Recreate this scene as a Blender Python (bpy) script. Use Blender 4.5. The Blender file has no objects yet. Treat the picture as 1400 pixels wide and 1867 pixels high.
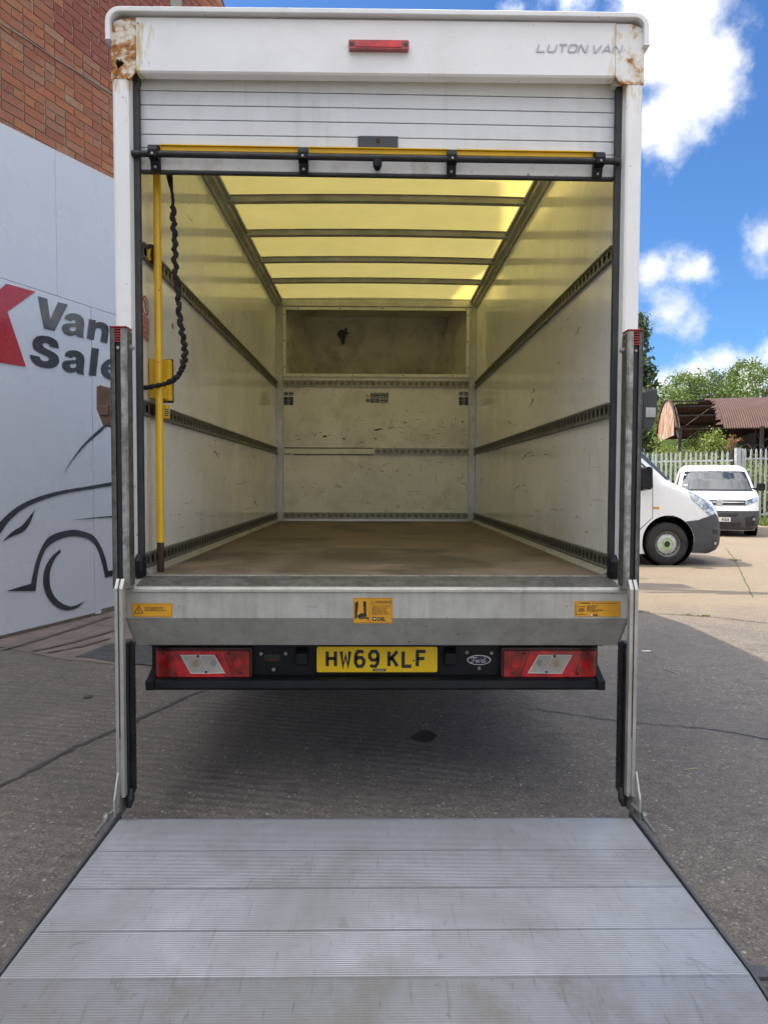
import bpy, bmesh, math, random
from math import sin, cos, pi, radians, sqrt, atan2
from mathutils import Vector, Matrix
from mathutils.geometry import tessellate_polygon
import numpy as np
random.seed(7); rng = np.random.default_rng(7)
scene = bpy.context.scene
COL = scene.collection

# ------------------------------------------------------------------ camera
FPX, CAMH = 1294.0, 1.35
def _cam_axes(yaw, pitch, roll):
    f = Vector((sin(yaw)*cos(pitch), cos(yaw)*cos(pitch), -sin(pitch)))
    r = Vector((cos(yaw), -sin(yaw), 0)); u = r.cross(f)
    return cos(roll)*r+sin(roll)*u, cos(roll)*u-sin(roll)*r, f
CR, CU, CF = _cam_axes(radians(.75), radians(2.4), radians(.2))
CAM = Vector((0, 0, CAMH))
cd = bpy.data.cameras.new('camera'); cam = bpy.data.objects.new('camera', cd); COL.objects.link(cam)
cd.sensor_fit = 'HORIZONTAL'; cd.sensor_width = 36; cd.lens = FPX/1400*36
cd.clip_start = .05; cd.clip_end = 2000
m = Matrix.Identity(4)
for i in range(3):
    m[i][0], m[i][1], m[i][2], m[i][3] = CR[i], CU[i], -CF[i], CAM[i]
cam.matrix_world = m
scene.camera = cam
def ray(x, y): return CF + CR*((x-700)/FPX) - CU*((y-933.5)/FPX)
def atY(x, y, Y): d = ray(x, y); return CAM + d*(Y/d.y)
def atX(x, y, X): d = ray(x, y); return CAM + d*(X/d.x)
def atZ(x, y, Z): d = ray(x, y); return CAM + d*((Z-CAMH)/d.z)
def proj(p):
    d = Vector(p)-CAM; z = d.dot(CF)
    return 700+FPX*d.dot(CR)/z, 933.5-FPX*d.dot(CU)/z

# ------------------------------------------------------------------ sun, sky, exposure
SUNV = Vector((.6, -.15, -1.0)).normalized()        # direction the light travels
SUN_EL = math.asin(-SUNV.z)
sl = bpy.data.lights.new('sun', 'SUN'); so = bpy.data.objects.new('sun', sl); COL.objects.link(so)
sl.energy = 2.6; sl.angle = radians(.53); sl.color = (1.0, .87, .66)
so.rotation_euler = SUNV.to_track_quat('-Z', 'Y').to_euler(); so.location = (-20, 8, 30)
vs = scene.view_settings
vs.view_transform = 'Standard'; vs.look = 'None'; vs.gamma = 1; vs.use_curve_mapping = False
vs.exposure = 1.57
scene.cycles.max_bounces = 10; scene.cycles.diffuse_bounces = 8; scene.cycles.use_denoising = True
scene.cycles.transparent_max_bounces = 8

# ------------------------------------------------------------------ node helpers
class NT:
    def __init__(s, tree):
        s.t = tree; s.n = tree.nodes; s.l = tree.links
    def new(s, typ, **kw):
        nd = s.n.new(typ)
        for k, v in kw.items(): setattr(nd, k, v)
        return nd
    def put(s, sock, v):
        if isinstance(v, bpy.types.NodeSocket): s.l.new(v, sock)
        elif v is not None:
            if isinstance(v, (tuple, list)) and len(v) == 3 and sock.type == 'RGBA': v = (*v, 1)
            sock.default_value = v
    def math(s, op, a, b=None, c=None, clamp=False):
        nd = s.new('ShaderNodeMath', operation=op, use_clamp=clamp)
        s.put(nd.inputs[0], a)
        if b is not None: s.put(nd.inputs[1], b)
        if c is not None: s.put(nd.inputs[2], c)
        return nd.outputs[0]
    def vmath(s, op, a, b=None, out=0):
        nd = s.new('ShaderNodeVectorMath', operation=op); s.put(nd.inputs[0], a)
        if b is not None: s.put(nd.inputs[1], b)
        return nd.outputs[out]
    def mapr(s, v, a, b, c=0., d=1., smooth=False):
        nd = s.new('ShaderNodeMapRange', clamp=True)
        if smooth: nd.interpolation_type = 'SMOOTHSTEP'
        for i, q in enumerate((v, a, b, c, d)): s.put(nd.inputs[i], q)
        return nd.outputs[0]
    def noise(s, vec, scale=5, detail=4, rough=.55, dist=0, out=0):
        nd = s.new('ShaderNodeTexNoise'); s.put(nd.inputs['Vector'], vec)
        s.put(nd.inputs['Scale'], scale); s.put(nd.inputs['Detail'], detail)
        s.put(nd.inputs['Roughness'], rough); s.put(nd.inputs['Distortion'], dist)
        return nd.outputs[out]
    def voro(s, vec, scale=5, feature='F1', out='Distance'):
        nd = s.new('ShaderNodeTexVoronoi', feature=feature); s.put(nd.inputs['Vector'], vec); s.put(nd.inputs['Scale'], scale)
        return nd.outputs[out]
    def mix(s, f, a, b, blend='MIX'):
        nd = s.new('ShaderNodeMix', data_type='RGBA', blend_type=blend)
        s.put(nd.inputs[0], f); s.put(nd.inputs[6], a); s.put(nd.inputs[7], b)
        return nd.outputs[2]
    def scale(s, vec, sc, off=(0, 0, 0), rot=(0, 0, 0)):
        nd = s.new('ShaderNodeMapping'); s.put(nd.inputs['Vector'], vec)
        nd.inputs['Scale'].default_value = sc; nd.inputs['Location'].default_value = off; nd.inputs['Rotation'].default_value = rot
        return nd.outputs[0]
    def sep(s, vec):
        nd = s.new('ShaderNodeSeparateXYZ'); s.put(nd.inputs[0], vec); return nd.outputs
    def bump(s, h, strength=.3, dist=.01, normal=None):
        nd = s.new('ShaderNodeBump'); s.put(nd.inputs['Height'], h)
        nd.inputs['Strength'].default_value = strength; nd.inputs['Distance'].default_value = dist
        if normal: s.put(nd.inputs['Normal'], normal)
        return nd.outputs[0]

# ------------------------------------------------------------------ world
w = bpy.data.worlds.new('World'); scene.world = w; w.use_nodes = True
N = NT(w.node_tree); N.n.clear()
sky = N.new('ShaderNodeTexSky'); sky.sky_type = 'NISHITA'; sky.sun_disc = False
sky.sun_elevation = SUN_EL; sky.sun_rotation = atan2(-SUNV.x, -SUNV.y)
sky.altitude = 50; sky.air_density = 1.0; sky.dust_density = .6; sky.ozone_density = 2.0
tc = N.new('ShaderNodeTexCoord'); V = tc.outputs['Generated']
Vn = N.vmath('NORMALIZE', V)
wob = N.noise(Vn, 9, 6, .62, out=1)
wob = N.vmath('SUBTRACT', wob, (.5, .5, .5))
nd = N.new('ShaderNodeVectorMath', operation='SCALE'); N.put(nd.inputs[0], wob); nd.inputs[3].default_value = .075
Vd = N.vmath('ADD', Vn, nd.outputs[0])
blobs = [(1215,60,78),(1262,30,62),(1278,110,72),(1290,190,58),(1232,215,66),(1190,255,36),(1345,80,16),(1225,-25,90),
         (1205,500,46),(1248,506,40),(1287,527,13),(1222,572,38),(1252,592,24),
         (1392,425,36),(1398,472,28),(1215,715,44),(1266,690,52),(1312,655,40),(1352,690,60),(1396,662,50),(1290,735,60),
         (940,8,20),(985,4,18),(1035,6,22),(1075,2,20)]
den = None
for (bx, by, br) in blobs:
    d = ray(bx, by).normalized(); rr = br/FPX
    dist = N.vmath('DISTANCE', Vd, tuple(d), out=1)
    v = N.math('SUBTRACT', 1.0, N.math('DIVIDE', dist, rr))
    v = N.math('MULTIPLY', v, rr*16)
    den = v if den is None else N.math('SMOOTH_MAX', den, v, .25)
fine = N.noise(Vn, 26, 8, .6)
den = N.math('ADD', den, N.math('MULTIPLY', N.math('SUBTRACT', fine, .5), .9))
# out-of-view clouds, made denser than those in view to brighten shaded surfaces
sx, sy_, sz = N.sep(Vn)[0:3]
Vc = N.scale(Vn, (1, 1, 2.2))
big = N.noise(Vc, 2.6, 9, .6, .3)
dc = N.vmath('DISTANCE', Vn, tuple(ray(1100, 380).normalized()), out=1)
gen = N.math('SUBTRACT', N.math('MULTIPLY', big, 9.0), 3.85)
gen = N.math('SUBTRACT', gen, N.mapr(dc, .75, .45, 0, 6))
den = N.math('MAXIMUM', den, gen)
alpha = N.mapr(den, -.06, .62, 0, 1, True)
shade = N.noise(N.vmath('ADD', Vn, (.02, .01, .035)), 15, 8, .62, .3)
thick = N.mapr(den, .2, 1.6, 0, 1)
sunny = N.math('DOT_PRODUCT' if 0 else 'ADD', 1.0, N.mapr(N.vmath('DOT_PRODUCT', Vn, tuple(-SUNV), out=1), .33, 1.0, 0, 4.6))  # clouds towards the sun boosted as extra fill for the shade
cl = N.mix(N.math('MULTIPLY', N.mapr(shade, .40, .60), N.math('ADD', N.math('MULTIPLY', thick, .6), .4)), (3.3, 3.26, 3.22, 1), (1.50, 1.57, 1.72, 1))
sc_ = N.new('ShaderNodeVectorMath', operation='SCALE'); N.put(sc_.inputs[0], cl); N.put(sc_.inputs[3], sunny); cl = sc_.outputs[0]
skyc = N.mix(1.0, sky.outputs[0], (.185, .298, .425, 1), 'MULTIPLY')
colr = N.mix(alpha, skyc, cl)
bg = N.new('ShaderNodeBackground'); N.put(bg.inputs[0], colr); bg.inputs[1].default_value = .15
wo = N.new('ShaderNodeOutputWorld'); N.l.new(bg.outputs[0], wo.inputs[0])

# ------------------------------------------------------------------ materials
MATS = {}
def material(name):
    m = bpy.data.materials.new(name); m.use_nodes = True
    N = NT(m.node_tree); N.n.clear()
    out = N.new('ShaderNodeOutputMaterial'); b = N.new('ShaderNodeBsdfPrincipled'); N.l.new(b.outputs[0], out.inputs[0])
    t = N.new('ShaderNodeTexCoord'); MATS[name] = m
    return m, N, b, t.outputs['Object'], out
def simple(name, col, rough=.5, metal=0., var=.12, vscale=6, dirt=0, dirtcol=(.06, .05, .04), dscale=3, bump=0, bscale=60,
           streak=0, scratch=0, scratchcol=(.05, .045, .04), coat=0, spec=.5, speck=0, warp=None):
    m, N, b, O, out = material(name)
    c = tuple(col)
    n1 = N.noise(O, vscale, 5, .6)
    dark = tuple(x*(1-var*1.6) for x in c); lite = tuple(min(1, x*(1+var)) for x in c)
    C = N.mix(N.mapr(n1, .3, .7), dark, lite)
    if dirt:
        n2 = N.noise(O, dscale, 8, .68, .4)
        C = N.mix(N.math('MULTIPLY', N.mapr(n2, .48, .72), dirt), C, dirtcol)
    if streak:
        n3 = N.noise(N.scale(O, (28, 28, 1.2)), 1, 5, .6)
        n4 = N.noise(O, 2.2, 3)
        C = N.mix(N.math('MULTIPLY', N.math('MULTIPLY', N.mapr(n3, .5, .75), N.mapr(n4, .35, .65)), streak), C, dirtcol)
    if scratch:
        tot = None
        for k, (sc, rt) in enumerate((((3, 3, 95), (.12, .2, .1)), ((70, 70, 4), (.3, .1, 0)), ((9, 9, 60), (-.5, .35, .6)))):
            s1 = N.noise(N.scale(O, sc, (k*3.1, 1.7, k), rt), 1, 2, .5)
            s2 = N.noise(O, 2.3+k, 3, .6)
            v = N.math('MULTIPLY', N.mapr(s1, .715, .75), N.mapr(s2, .44, .6))
            tot = v if tot is None else N.math('MAXIMUM', tot, v)
        C = N.mix(N.math('MULTIPLY', tot, scratch), C, scratchcol)
    if speck:
        s3 = N.noise(O, 38, 3, .5)
        C = N.mix(N.math('MULTIPLY', N.mapr(s3, .70, .74), speck), C, scratchcol)
    N.put(b.inputs['Base Color'], C)
    r = N.mapr(N.noise(O, vscale*2.3, 4), .25, .75, max(.03, rough-.12), min(1, rough+.12))
    N.put(b.inputs['Roughness'], r); b.inputs['Metallic'].default_value = metal
    b.inputs['Coat Weight'].default_value = coat; b.inputs['Coat Roughness'].default_value = .06
    b.inputs['Specular IOR Level'].default_value = spec
    nrm = None
    if warp: nrm = N.bump(N.noise(O, warp[0], 2), 1.0, warp[1])
    if bump: nrm = N.bump(N.noise(O, bscale, 4), bump, .004, nrm)
    if nrm: N.put(b.inputs['Normal'], nrm)
    return m

simple('white_paint', (.84, .84, .835), .35, var=.03, vscale=2, dirt=.22, dirtcol=(.42, .39, .33), dscale=2.2, speck=.5, coat=.2, warp=(1.6, .004))
simple('guard_rust', (.13, .09, .065), .7, .2, var=.3, vscale=9, dirt=.6, dirtcol=(.18, .08, .03), dscale=7, bump=.4)
simple('rail_light', (.36, .36, .33), .5, .3, var=.2, vscale=30, dirt=.5, dirtcol=(.12, .11, .09), dscale=12)
simple('lip_paint', (.80, .80, .80), .35, var=.03, vscale=2, dirt=.25, dirtcol=(.40, .37, .30), dscale=4, speck=.5)
m_ = MATS['white_paint']; N = NT(m_.node_tree); b = [q for q in N.n if q.type == 'BSDF_PRINCIPLED'][0]; t = [q for q in N.n if q.type == 'TEX_COORD'][0]; O = t.outputs['Object']
old = b.inputs['Base Color'].links[0].from_socket; xyz = N.sep(O)
near = N.math('MULTIPLY', N.mapr(N.math('ABSOLUTE', xyz[0]), .86, .98), N.math('MULTIPLY', N.mapr(xyz[2], 2.72, 2.97), N.mapr(xyz[2], 3.19, 3.165)))
nn = N.noise(N.scale(O, (22, 22, 5)), 1.4, 8, .7, .3)
C = N.mix(N.mapr(N.math('ADD', nn, N.math('MULTIPLY', near, .3)), .68, .84), old, (.60, .47, .26, 1))
C = N.mix(N.mapr(N.math('ADD', N.noise(O, 30, 8, .72), N.math('MULTIPLY', N.mapr(xyz[2], 2.90, 2.98), N.math('MULTIPLY', near, .20))), .745, .775), C, (.22, .09, .03, 1))
N.put(b.inputs['Base Color'], C)
simple('runner_alu', (.46, .45, .42), .42, .45, var=.12, dirt=.4, dirtcol=(.2, .18, .15), dscale=8)
simple('white_trim', (.70, .71, .71), .4, var=.05, dirt=.4, dirtcol=(.35, .33, .28))
simple('shutter_white', (.70, .72, .74), .42, var=.03, dirt=.3, dirtcol=(.42, .41, .38), dscale=2.5, streak=.35, warp=(2.2, .003))
simple('shutter_dirty', (.66, .66, .64), .45, var=.05, dirt=.6, dirtcol=(.33, .29, .22), dscale=7, speck=.6)
simple('van_white', (.78, .79, .80), .25, var=.015, vscale=1.5, coat=.6, dirt=.08, dirtcol=(.5, .48, .44))
simple('wall_grp', (.79, .81, .835), .16, var=.06, vscale=1.3, dirt=.28, dirtcol=(.34, .30, .22), dscale=1.8, scratch=.8, speck=.35, coat=.25)
simple('bulkhead_grp', (.79, .80, .81), .42, var=.08, vscale=1.6, dirt=.45, dirtcol=(.30, .26, .19), dscale=2.6, scratch=.85, speck=.8, bump=.1, bscale=9, warp=(3.2, .012))
simple('nose_grp', (.50, .49, .46), .6, var=.15, vscale=2, dirt=.6, dirtcol=(.06, .055, .04), dscale=3)
simple('galv', (.36, .36, .34), .5, .55, var=.22, vscale=22, dirt=.5, dirtcol=(.12, .11, .09), dscale=6, bump=.15)
simple('galv_dark', (.12, .12, .115), .55, .3, var=.3, vscale=26, dirt=.7, dirtcol=(.03, .03, .028), dscale=7, bump=.3)
simple('galv_worn', (.36, .355, .335), .55, .35, var=.3, vscale=30, dirt=.85, dirtcol=(.07, .065, .055), dscale=8, bump=.4, bscale=45, streak=.5)
simple('galv_sill', (.44, .435, .40), .5, .3, var=.12, vscale=9, dirt=.4, dirtcol=(.22, .20, .15), dscale=2.5, streak=.6, speck=.5, scratch=.35, warp=(1.8, .006))
simple('alu', (.50, .505, .50), .42, .6, var=.1, vscale=14, dirt=.35, dirtcol=(.2, .19, .16))
simple('alu_bright', (.66, .67, .67), .35, .5, var=.08, dirt=.3, dirtcol=(.35, .33, .28))
simple('rail_steel', (.21, .215, .20), .5, .5, var=.2, vscale=30, dirt=.6, dirtcol=(.08, .075, .06), dscale=12)
simple('frame_grey', (.42, .42, .41), .5, .5, var=.12, vscale=10, dirt=.4, dirtcol=(.12, .11, .09))
simple('black_steel', (.022, .022, .024), .5, .2, var=.3, vscale=20, dirt=.4, dirtcol=(.07, .065, .055), bump=.25)
simple('black_plastic', (.010, .011, .014), .45, 0, var=.2, vscale=10, dirt=.3, dirtcol=(.03, .028, .026), bump=.1, bscale=180, spec=.22)
simple('damp', (.105, .085, .072), .6, var=.2)
simple('bumper_grey', (.052, .055, .062), .55, 0, var=.12, vscale=6, dirt=.3, dirtcol=(.09, .085, .08), bump=.1, bscale=150)
simple('rubber', (.03, .032, .038), .6, 0, var=.15, vscale=8, dirt=.5, dirtcol=(.07, .065, .06), dscale=9)
simple('strap_black', (.012, .012, .013), .85, 0, var=.25, vscale=40, bump=.6, bscale=260)
simple('tyre', (.02, .02, .02), .8, 0, var=.2, dirt=.5, dirtcol=(.055, .05, .045), bump=.2, bscale=90)
simple('rust_dark', (.07, .035, .022), .85, .1, var=.4, vscale=18, dirt=.6, dirtcol=(.02, .015, .012), bump=.6, bscale=60)
simple('rim_silver', (.52, .53, .53), .4, .5, var=.1, dirt=.4, dirtcol=(.12, .11, .1), dscale=9)
simple('chrome', (.75, .76, .78), .12, 1.0, var=.03)
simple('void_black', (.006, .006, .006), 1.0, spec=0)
simple('green_paint', (.30, .75, .10), .5)
simple('plate_yellow', (.86, .56, .0), .38, var=.03, vscale=8)
simple('sign_yellow', (.80, .47, .0), .38, var=.04, vscale=8)
simple('label_orange', (.62, .30, .012), .45, var=.06, vscale=12, dirt=.25, dirtcol=(.3, .15, .02), dscale=20)
simple('ink_black', (.015, .015, .015), .5)
simple('ink_faint', (.16, .09, .015), .5)
simple('ink_lines', (.22, .24, .30), .5)
simple('label_blue', (.02, .035, .11), .4)
simple('label_red', (.42, .02, .018), .4)
simple('label_white', (.62, .61, .57), .45)
simple('badge_blue', (.012, .018, .06), .25, coat=.5)
simple('red_cap', (.35, .02, .02), .5)
simple('mural_dark', (.035, .042, .055), .22, var=.1, coat=.3)
simple('mural_grey', (.055, .06, .068), .18, var=.1, coat=.4)
simple('mural_red', (.42, .02, .035), .3, var=.06, coat=.3)
simple('cladding', (.60, .64, .70), .30, var=.02, vscale=.8, warp=(.7, .006))
simple('mortar', (.36, .31, .24), .9, var=.2, vscale=12, bump=.6, bscale=80)
simple('concrete_trim', (.33, .32, .29), .85, var=.15, bump=.4)
simple('slate', (.05, .05, .055), .6, var=.2)
simple('bulb_amber', (.42, .25, .15), .3)
simple('clear_lens', (.46, .43, .39), .15, var=.08, vscale=70, coat=.8)
simple('lamp_dark', (.03, .004, .004), .3, coat=.5)
simple('cable_grey', (.22, .21, .2), .6)
simple('pale_galv', (.40, .43, .45), .45, .35, var=.12, vscale=5, dirt=.2, dirtcol=(.2, .18, .15))
simple('wire', (.25, .25, .25), .5, .6)
simple('bark', (.07, .055, .04), .9, var=.3, vscale=8, bump=.6)
simple('wood_pole', (.11, .08, .055), .85, var=.3, vscale=8)
simple('dark_sheet', (.02, .017, .016), .8, var=.3, vscale=3)
simple('grey_van', (.075, .078, .09), .3, var=.05, coat=.6)
simple('seat_dark', (.03, .03, .033), .8)
simple('sticker_paper', (.7, .7, .7), .6)
simple('twig', (.30, .25, .17), .8)
simple('stain', (.045, .040, .037), .5, var=.3, vscale=9)

def lens_red(name, c, rib=True):
    m, N, b, O, out = material(name)
    x = N.sep(O)[0]
    wv = N.math('SINE', N.math('MULTIPLY', x, 900 if rib else 200))
    g = N.noise(O, 16, 3)
    C = N.mix(N.mapr(g, .35, .68), tuple(q*.35 for q in c), c)
    N.put(b.inputs['Base Color'], C); b.inputs['Roughness'].default_value = .18
    b.inputs['Coat Weight'].default_value = 1; b.inputs['Coat Roughness'].default_value = .03
    if rib: N.put(b.inputs['Normal'], N.bump(wv, .25, .002))
lens_red('lens_red', (.48, .010, .010)); lens_red('lens_band', (.80, .010, .02), False)

# translucent roof sheet
m, N, b, O, out = material('roof_grp')
C = N.mix(N.mapr(N.noise(O, 3, 6, .65), .3, .7), (.44, .355, .06, 1), (.56, .455, .09, 1))
C = N.mix(N.math('MULTIPLY', N.mapr(N.noise(O, 2.2, 8, .7, .5), .5, .72), .3), C, (.3, .25, .1, 1))
N.put(b.inputs['Base Color'], C); b.inputs['Roughness'].default_value = .45
tr = N.new('ShaderNodeBsdfTranslucent'); N.put(tr.inputs[0], N.mix(.5, C, (.58, .475, .19, 1)))
mx = N.new('ShaderNodeMixShader'); mx.inputs[0].default_value = .66
N.l.new(b.outputs[0], mx.inputs[1]); N.l.new(tr.outputs[0], mx.inputs[2]); N.l.new(mx.outputs[0], out.inputs[0])

# rusted corner castings: white paint flaking to rust
def rust_white(name, lo, hi, wt=.09, base=0):
    m, N, b, O, out = material(name)
    n1 = N.noise(O, 9, 10, .72, .6); n2 = N.noise(O, 34, 6, .7)
    z = N.sep(O)[2]
    edge = N.mapr(N.math('ADD', z, N.math('MULTIPLY', n1, .12)), lo, hi)
    v = N.math('ADD', N.math('MULTIPLY', n1, .8), N.math('MULTIPLY', n2, .25))
    v = N.math('ADD', v, N.math('ADD', N.math('MULTIPLY', edge, wt), base))
    stain = N.mapr(v, .50, .62); rust = N.mapr(v, .575, .625)
    C = N.mix(stain, (.78, .775, .75, 1), (.56, .40, .19, 1))
    RC = N.mix(N.mapr(N.noise(O, 60, 4), .35, .65), (.20, .065, .016, 1), (.50, .22, .06, 1))
    C = N.mix(rust, C, RC)
    N.put(b.inputs['Base Color'], C); N.put(b.inputs['Roughness'], N.mapr(rust, 0, 1, .45, .9))
    N.put(b.inputs['Normal'], N.bump(v, .5, .006))
rust_white('rust_left', 3.9, 2.8, .09, .022); rust_white('rust_right', 3.16, 3.0, .13, -.03)

# painted yellow steel with chips
m, N, b, O, out = material('yellow_paint')
z = N.sep(O)[2]
chip = N.mapr(N.math('ADD', N.noise(O, 26, 6, .7), N.mapr(z, 1.16, 1.02, 0, .05)), .665, .69)
C = N.mix(N.mapr(N.noise(O, 5, 4), .3, .7), (.70, .40, .006, 1), (.80, .50, .01, 1))
C = N.mix(chip, C, (.07, .03, .015, 1))
N.put(b.inputs['Base Color'], C); b.inputs['Roughness'].default_value = .35; b.inputs['Coat Weight'].default_value = .3

# ply floor
m, N, b, O, out = material('ply_floor')
n1 = N.noise(N.scale(O, (1.2, 1, 1)), 2.2, 8, .66, .5); n2 = N.noise(N.scale(O, (2, 14, 1)), 3, 4); n3 = N.noise(O, 60, 3)
C = N.mix(N.mapr(n1, .3, .7), (.06, .044, .032, 1), (.26, .205, .15, 1))
C = N.mix(N.math('MULTIPLY', N.mapr(n2, .5, .7), .35), C, (.20, .165, .12, 1))
C = N.mix(N.math('MULTIPLY', N.mapr(n3, .6, .7), .4), C, (.05, .04, .03, 1))
C = N.mix(N.math('MULTIPLY', N.mapr(N.noise(O, 1.5, 6, .65, .6), .50, .62), .7), C, (.05, .045, .035, 1))
sc = N.noise(N.scale(O, (3, 70, 1), (0, 0, 0), (0, 0, .5)), 1, 2)
C = N.mix(N.math('MULTIPLY', N.mapr(sc, .7, .74), .6), C, (.28, .22, .15, 1))
N.put(b.inputs['Base Color'], C); N.put(b.inputs['Roughness'], N.mapr(n1, .3, .7, .45, .75)); N.put(b.inputs['Normal'], N.bump(n3, .2, .002))

# aluminium platform planks: bare metal with dull foot traffic
m, N, b, O, out = material('plank_alu')
n1 = N.noise(O, 2.1, 8, .66, .6); n2 = N.noise(O, 30, 4, .6); n3 = N.noise(N.scale(O, (40, 5, 1), (0, 0, 0), (0, 0, .25)), 1, 3)
C = N.mix(N.mapr(n1, .36, .66), (.225, .238, .272, 1), (.155, .152, .148, 1))
C = N.mix(N.math('MULTIPLY', N.mapr(n3, .60, .70), .5), C, (.12, .115, .105, 1))
n4 = N.noise(N.scale(O, (60, 7, 1), (3, 1, 0), (0, 0, -.5)), 1, 2); C = N.mix(N.math('MULTIPLY', N.mapr(n4, .66, .72), .6), C, (.09, .085, .08, 1))
C = N.mix(N.math('MULTIPLY', N.mapr(N.noise(O, 7, 7, .7), .52, .66), .4), C, (.13, .115, .095, 1))
C = N.mix(N.math('MULTIPLY', N.mapr(n2, .66, .72), .6), C, (.14, .12, .10, 1))
rd = N.new('ShaderNodeObjectInfo').outputs['Random']
C = N.mix(N.mapr(rd, 0, 1, 0, .35), C, (.32, .335, .37, 1))
N.put(b.inputs['Base Color'], C); b.inputs['Metallic'].default_value = .35
C = N.mix(N.math('MULTIPLY', N.mapr(N.noise(N.scale(O, (2.2, 1.3, 1)), 3.1, 8, .74, .8), .60, .70), .55), C, (.085, .08, .072, 1))
N.put(b.inputs['Base Color'], C)
N.put(b.inputs['Roughness'], N.mapr(n1, .36, .66, .30, .52))

# yard surface
m, N, b, O, out = material('yard_concrete')
P = N.new('ShaderNodeNewGeometry').outputs['Position']
Pw = N.vmath('ADD', P, N.noise(P, 60, 2, out=1))
def stones(sc, keep, d0, d1):
    vc = N.sep(N.voro(Pw if 0 else P, sc, out='Color')); dd = N.voro(P, sc); j = N.math('ADD', dd, N.math('MULTIPLY', N.math('SUBTRACT', N.noise(P, sc*2.2, 3), .5), .5))
    return N.math('MULTIPLY', N.mapr(j, d0, d1), N.mapr(vc[0], keep, keep+.04)), vc[1]
fine = N.noise(P, 105, 6, .78); med = N.noise(P, 30, 7, .72); mid = N.noise(P, 9, 7, .68); big = N.noise(P, .8, 7, .66, .4)
C = N.mix(N.mapr(fine, .32, .68), (.040, .034, .030, 1), (.255, .222, .192, 1))
C = N.mix(N.math('MULTIPLY', N.mapr(med, .42, .62), .55), C, (.060, .053, .049, 1))
s1, c1 = stones(85, .70, .40, .22); s2, c2 = stones(44, .86, .38, .22); s3, c3 = stones(60, .80, .40, .22)
C = N.mix(N.math('MULTIPLY', s1, .7), C, N.mix(c1, (.22, .17, .13, 1), (.40, .38, .35, 1)))
C = N.mix(N.math('MULTIPLY', s2, .8), C, N.mix(c2, (.26, .19, .13, 1), (.42, .40, .38, 1)))
C = N.mix(N.math('MULTIPLY', s3, .6), C, (.03, .028, .027, 1))
C = N.mix(N.math('MULTIPLY', N.mapr(mid, .48, .68), .5), C, (.055, .048, .043, 1))
C = N.mix(N.math('MULTIPLY', N.mapr(N.noise(P, 3.2, 8, .7, .6), .54, .7), .4), C, (.20, .175, .15, 1))
C = N.mix(N.math('MULTIPLY', N.mapr(big, .48, .66), .4), C, (.058, .052, .050, 1))
px_, py_, pz_ = N.sep(P)[0:3]
far = N.mapr(N.math('SUBTRACT', py_, N.math('MULTIPLY', px_, -.1)), 6.9, 8.2)
C = N.mix(N.math('MULTIPLY', far, .45), C, (.245, .185, .120, 1))
N.put(b.inputs['Base Color'], C); N.put(b.inputs['Roughness'], N.mapr(big, .4, .7, .85, .66))
ph = N.math('ADD', N.math('MULTIPLY', N.math('ADD', py_, N.math('MULTIPLY', px_, .22)), 92), N.math('MULTIPLY', N.noise(P, 1.6, 3), 14))
tamp = N.math('SINE', ph)
tm = N.math('MULTIPLY', N.mapr(px_, .9, -.3), N.mapr(N.noise(P, .9, 2), .36, .56))
hgt = N.math('ADD', N.math('MULTIPLY', fine, .35), N.math('ADD', N.math('MULTIPLY', med, .6), N.math('MULTIPLY', s2, .3)))
n0 = N.bump(N.math('MULTIPLY', tamp, tm), .35, .010)
N.put(b.inputs['Normal'], N.bump(hgt, 1.0, .014, n0))
simple('apron_concrete', (.17, .135, .115), .8, var=.2, vscale=4, dirt=.6, dirtcol=(.07, .06, .055), dscale=1.5, bump=.5, bscale=90)
simple('tarmac', (.05, .05, .052), .8, var=.2, vscale=9, dirt=.4, dirtcol=(.1, .1, .1), dscale=20, bump=1.0, bscale=120)
simple('tar_line', (.035, .032, .03), .5, var=.2, vscale=10)
simple('moss_line', (.07, .085, .03), .9, var=.4, vscale=20)

# bricks
def brick_mat(name, stops, nv=.35):
    m, N, b, O, out = material(name)
    rd = N.new('ShaderNodeObjectInfo').outputs['Random']
    isl = N.new('ShaderNodeNewGeometry').outputs['Random Per Island']
    P = N.new('ShaderNodeNewGeometry').outputs['Position']
    v = N.math('FRACT', N.math('ADD', rd, isl))
    cr = N.new('ShaderNodeValToRGB'); N.put(cr.inputs[0], v); cr.color_ramp.interpolation = 'LINEAR'
    e = cr.color_ramp.elements; e[0].position = 0; e[0].color = (*stops[0], 1); e[1].position = 1; e[1].color = (*stops[-1], 1)
    for i, s in enumerate(stops[1:-1]): q = e.new((i+1)/(len(stops)-1)); q.color = (*s, 1)
    C = N.mix(N.math('MULTIPLY', N.mapr(N.noise(P, 22, 7, .7), .45, .75), nv), cr.outputs[0], (.12, .075, .055, 1))
    C = N.mix(N.math('MULTIPLY', N.mapr(N.noise(P, 5, 6, .7), .56, .7), .4), C, (.36, .27, .2, 1))
    N.put(b.inputs['Base Color'], C); b.inputs['Roughness'].default_value = .88
    N.put(b.inputs['Normal'], N.bump(N.noise(P, 70, 5, .7), .7, .006))
brick_mat('brick_red', [(.42, .15, .075), (.36, .13, .072), (.30, .11, .07), (.39, .155, .085), (.43, .18, .085), (.33, .135, .085), (.38, .13, .068), (.36, .20, .12), (.29, .12, .08)])
brick_mat('brick_infill', [(.27, .085, .062), (.29, .09, .065), (.25, .08, .06), (.28, .088, .063)], .12)
simple('brick_yellow', (.42, .25, .075), .9, var=.2, bump=.6)
simple('mortar_pale', (.40, .33, .25), .9, var=.15, vscale=12)

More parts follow.
